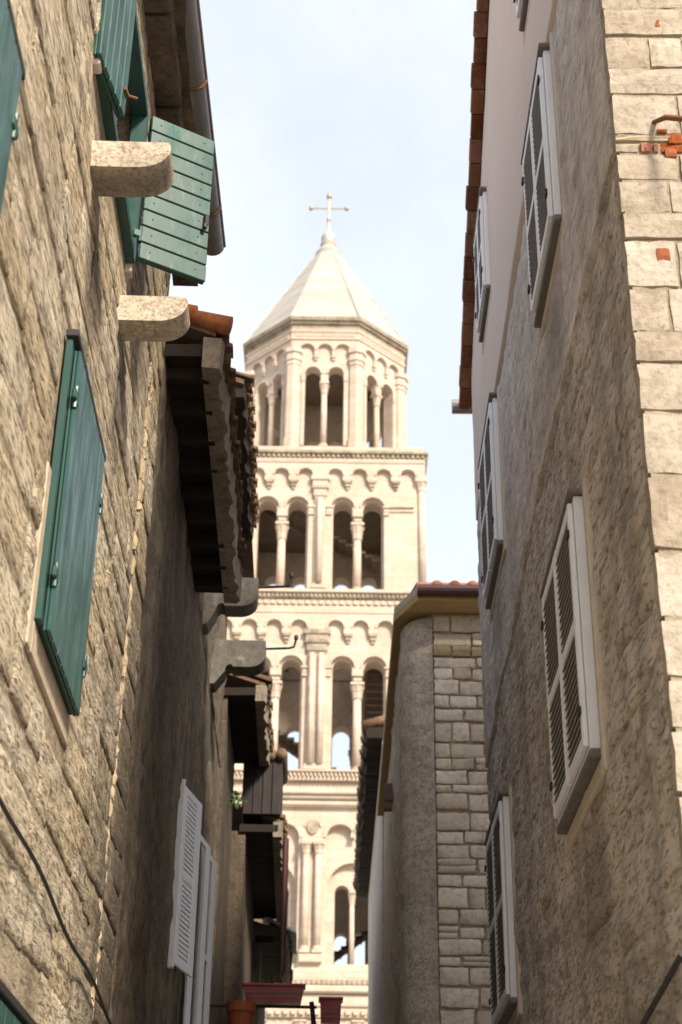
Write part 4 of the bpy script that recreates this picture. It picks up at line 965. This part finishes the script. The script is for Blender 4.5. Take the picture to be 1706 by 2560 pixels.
# spire in stepped rings of slabs
zc = [46.66, 47.9, 49.15, 50.4, 51.6, 52.7, 53.45]; R0, R1 = A8 + .30, .80
for i in range(6):
    f0 = (zc[i] - 46.66) / (53.45 - 46.66); f1 = (zc[i + 1] - 46.66) / (53.45 - 46.66)
    a0 = R0 + (R1 - R0) * f0; a1 = R0 + (R1 - R0) * f1
    oct_ring('spire_course', 'spire', a0, zc[i] + .002, zc[i + 1], a1 - .006, inner=max(.1, a1 - .35))
for k in range(8):
    a = math.pi / 8 + k * math.pi / 4; r0 = (R0 + .0) / math.cos(math.pi / 8); r1 = R1 / math.cos(math.pi / 8)
    MB().tube([(r0 * math.cos(a), r0 * math.sin(a), 46.68), (r1 * math.cos(a), r1 * math.sin(a), 53.4)], [.07, .045], 6).obj('spire_rib', 'spire', TW, loc=(OX, 0, 0))
MB().lathe([(.82, 53.3), (.78, 53.6), (.62, 53.75), (.70, 53.85), (.62, 53.98), (.5, 54.2), (.36, 54.4), (.44, 54.48), (.44, 54.58), (.34, 54.66)], 24).obj('spire_finial', 'spire', TW, smooth=True, loc=(OX, 0, 0))
q = MB().lathe([(.30, 54.64), (.37, 54.74), (.34, 54.80), (.39, 54.86), (.36, 54.93), (.40, 55.0), (.36, 55.18), (.26, 55.34), (.14, 55.43), (.07, 55.5)], 20)
q.obj('finial_ball', 'ball', TW, smooth=True, loc=(OX, 0, 0))
cr = MB().tube([(0, 0, 55.45), (0, 0, 57.95)], [.075, .05], 10).tube([(-.98, 0, 57.15), (.98, 0, 57.15)], .042, 10)
cross = cr.obj('cross', 'gold', TW, loc=(OX, 0, 0))
def knob(x, z, r): MB().lathe([(.02, z - r), (r * .75, z - r * .7), (r, z), (r * .75, z + r * .7), (.02, z + r)], 12, x, 0).obj('cross_knob', 'gold', cross, smooth=True)
for x, z, r in ((-1.0, 57.15, .14), (1.0, 57.15, .14), (0, 58.0, .17), (0, 56.33, .13), (0, 58.22, .09)): knob(x, z, r)

# ================================================================== small things in the alley
# white louvred leaves standing ajar on the tall dark house
MB().box(14.44, 14.5, y(-.01), y(.05), 4.6, 6.42, .006).obj('window_frame', 'white', H3)
louvre_leaf(H3, LW, 14.5, .0, 4.66, .72, 1.74, R_(12), True, 3, st=.17)
louvre_leaf(H3, LW, 15.7, .07, 4.1, .72, 2.2, R_(9), True, 2, st=.2, slats=False)
louvre_leaf(H3, LW, 16.5, .10, 4.1, .72, 2.25, R_(9), True, 3, st=.2, slats=False)
PB = LW.w(17.9, 0, 0)
rack = thing('planter_rack', 'black iron bracket rail carrying planters out from the left wall', 'rack', LW.w(17.9, 0, 4.9), LW.rz)
MB().tube([(0, y(-.05), .0), (0, y(1.42), .0)], .018, 8).tube([(0, y(1.36), .06), (.02, y(1.40), -.25), (.02, y(1.38), -.6)], .028, 8).tube([(0, y(.5), -.03), (0, y(.5), -.5)], .016, 6).obj('rail', 'iron', rack)
def planter(name, label, o0, o1, z0, h, mat='maroon'):
    t = thing(name, label, 'planter', LW.w(17.9, (o0 + o1) / 2, z0), LW.rz); wd = (o1 - o0) / 2; q = MB()
    V = []
    for e, zz in ((.9, 0), (1, h - .035)): V += [(-.09 * e, -wd * e, zz), (.09 * e, -wd * e, zz), (.09 * e, wd * e, zz), (-.09 * e, wd * e, zz)]
    q.add(V, [(3, 2, 1, 0), (4, 5, 6, 7), (0, 1, 5, 4), (1, 2, 6, 5), (2, 3, 7, 6), (3, 0, 4, 7)]); q.obj('box', mat, t)
    MB().box(-.11, .11, -wd - .02, wd + .02, h - .034, h, .008).obj('rim', mat, t)
    for zz in (.05, .105): MB().box(-.104, -.098, -wd * .9, wd * .9, zz, zz + .008).obj('rib', 'hood', t)
    return t
planter('planter_box', 'long maroon planter box on the iron rail at the end of the left wall', .58, 1.27, 4.93, .21)
planter('planter_pot', 'small maroon planter hanging right of the long planter box', 1.46, 1.70, 4.72, .28)
pot = thing('flower_pot', 'orange terracotta pot hanging below the long maroon planter', 'pot', LW.w(17.85, .56, 4.45), LW.rz)
MB().lathe([(.10, 0), (.15, .36), (.17, .37), (.17, .47), (.145, .47), (.13, .38)], 18).obj('pot_body', 'terracotta', pot, smooth=False)
def tuft(name, label, P, r, n, seed):
    rg = random.Random(seed); t = thing(name, label, 'plant', P); q = MB()
    for i in range(n):
        d = Vector((rg.gauss(0, 1), rg.gauss(0, 1), abs(rg.gauss(0, .9)) + .1)).normalized(); c = d * r * rg.uniform(.2, 1); a = d.cross(Vector((rg.random(), rg.random(), rg.random()))).normalized() * r * .13; b = d * r * .26
        q.add([c - a * .6, c + b * .5 - a, c + b, c + b * .5 + a], [(0, 1, 2, 3)])
    fo = ob('foliage', meshdata('foliage', q.V, q.F, 'leaf', False, False), t); fo['kind'] = 'stuff'
    s = MB()
    for i in range(5):
        d = Vector((rg.gauss(0, .5), rg.gauss(0, .5), 1)).normalized(); s.tube([(0, 0, -.04), d * r * .8], [.008, .003], 5)
    s.obj('stems', 'stem', t)
tuft('planter_plant', 'sparse green plant in the long maroon planter', LW.w(17.9, .9, 5.13), .13, 50, 2)
tuft('wall_plant', 'green weed tuft rooted in the wall under the left eaves', LW.w(22.5, .10, 8.7), .22, 90, 5)
def cable(label, pts, r):
    o = MB().tube(pts, r, 7).obj('cable', 'cable'); o['label'] = label; o['category'] = 'cable'
cable('black cable clipped along the left stone wall near the bottom', [LW.w(s, .05, 3.47 - .028 * (s - 5) + .02 * math.sin(s * 3)) for s in [4.5 + i * .25 for i in range(24)]], .010)
cable('black cable sagging along the right wall at the lower corner', [RW.w(s, .055, 2.92 - .11 * (s - 5.9)) for s in [5.95 + i * .2 for i in range(12)]], .013)
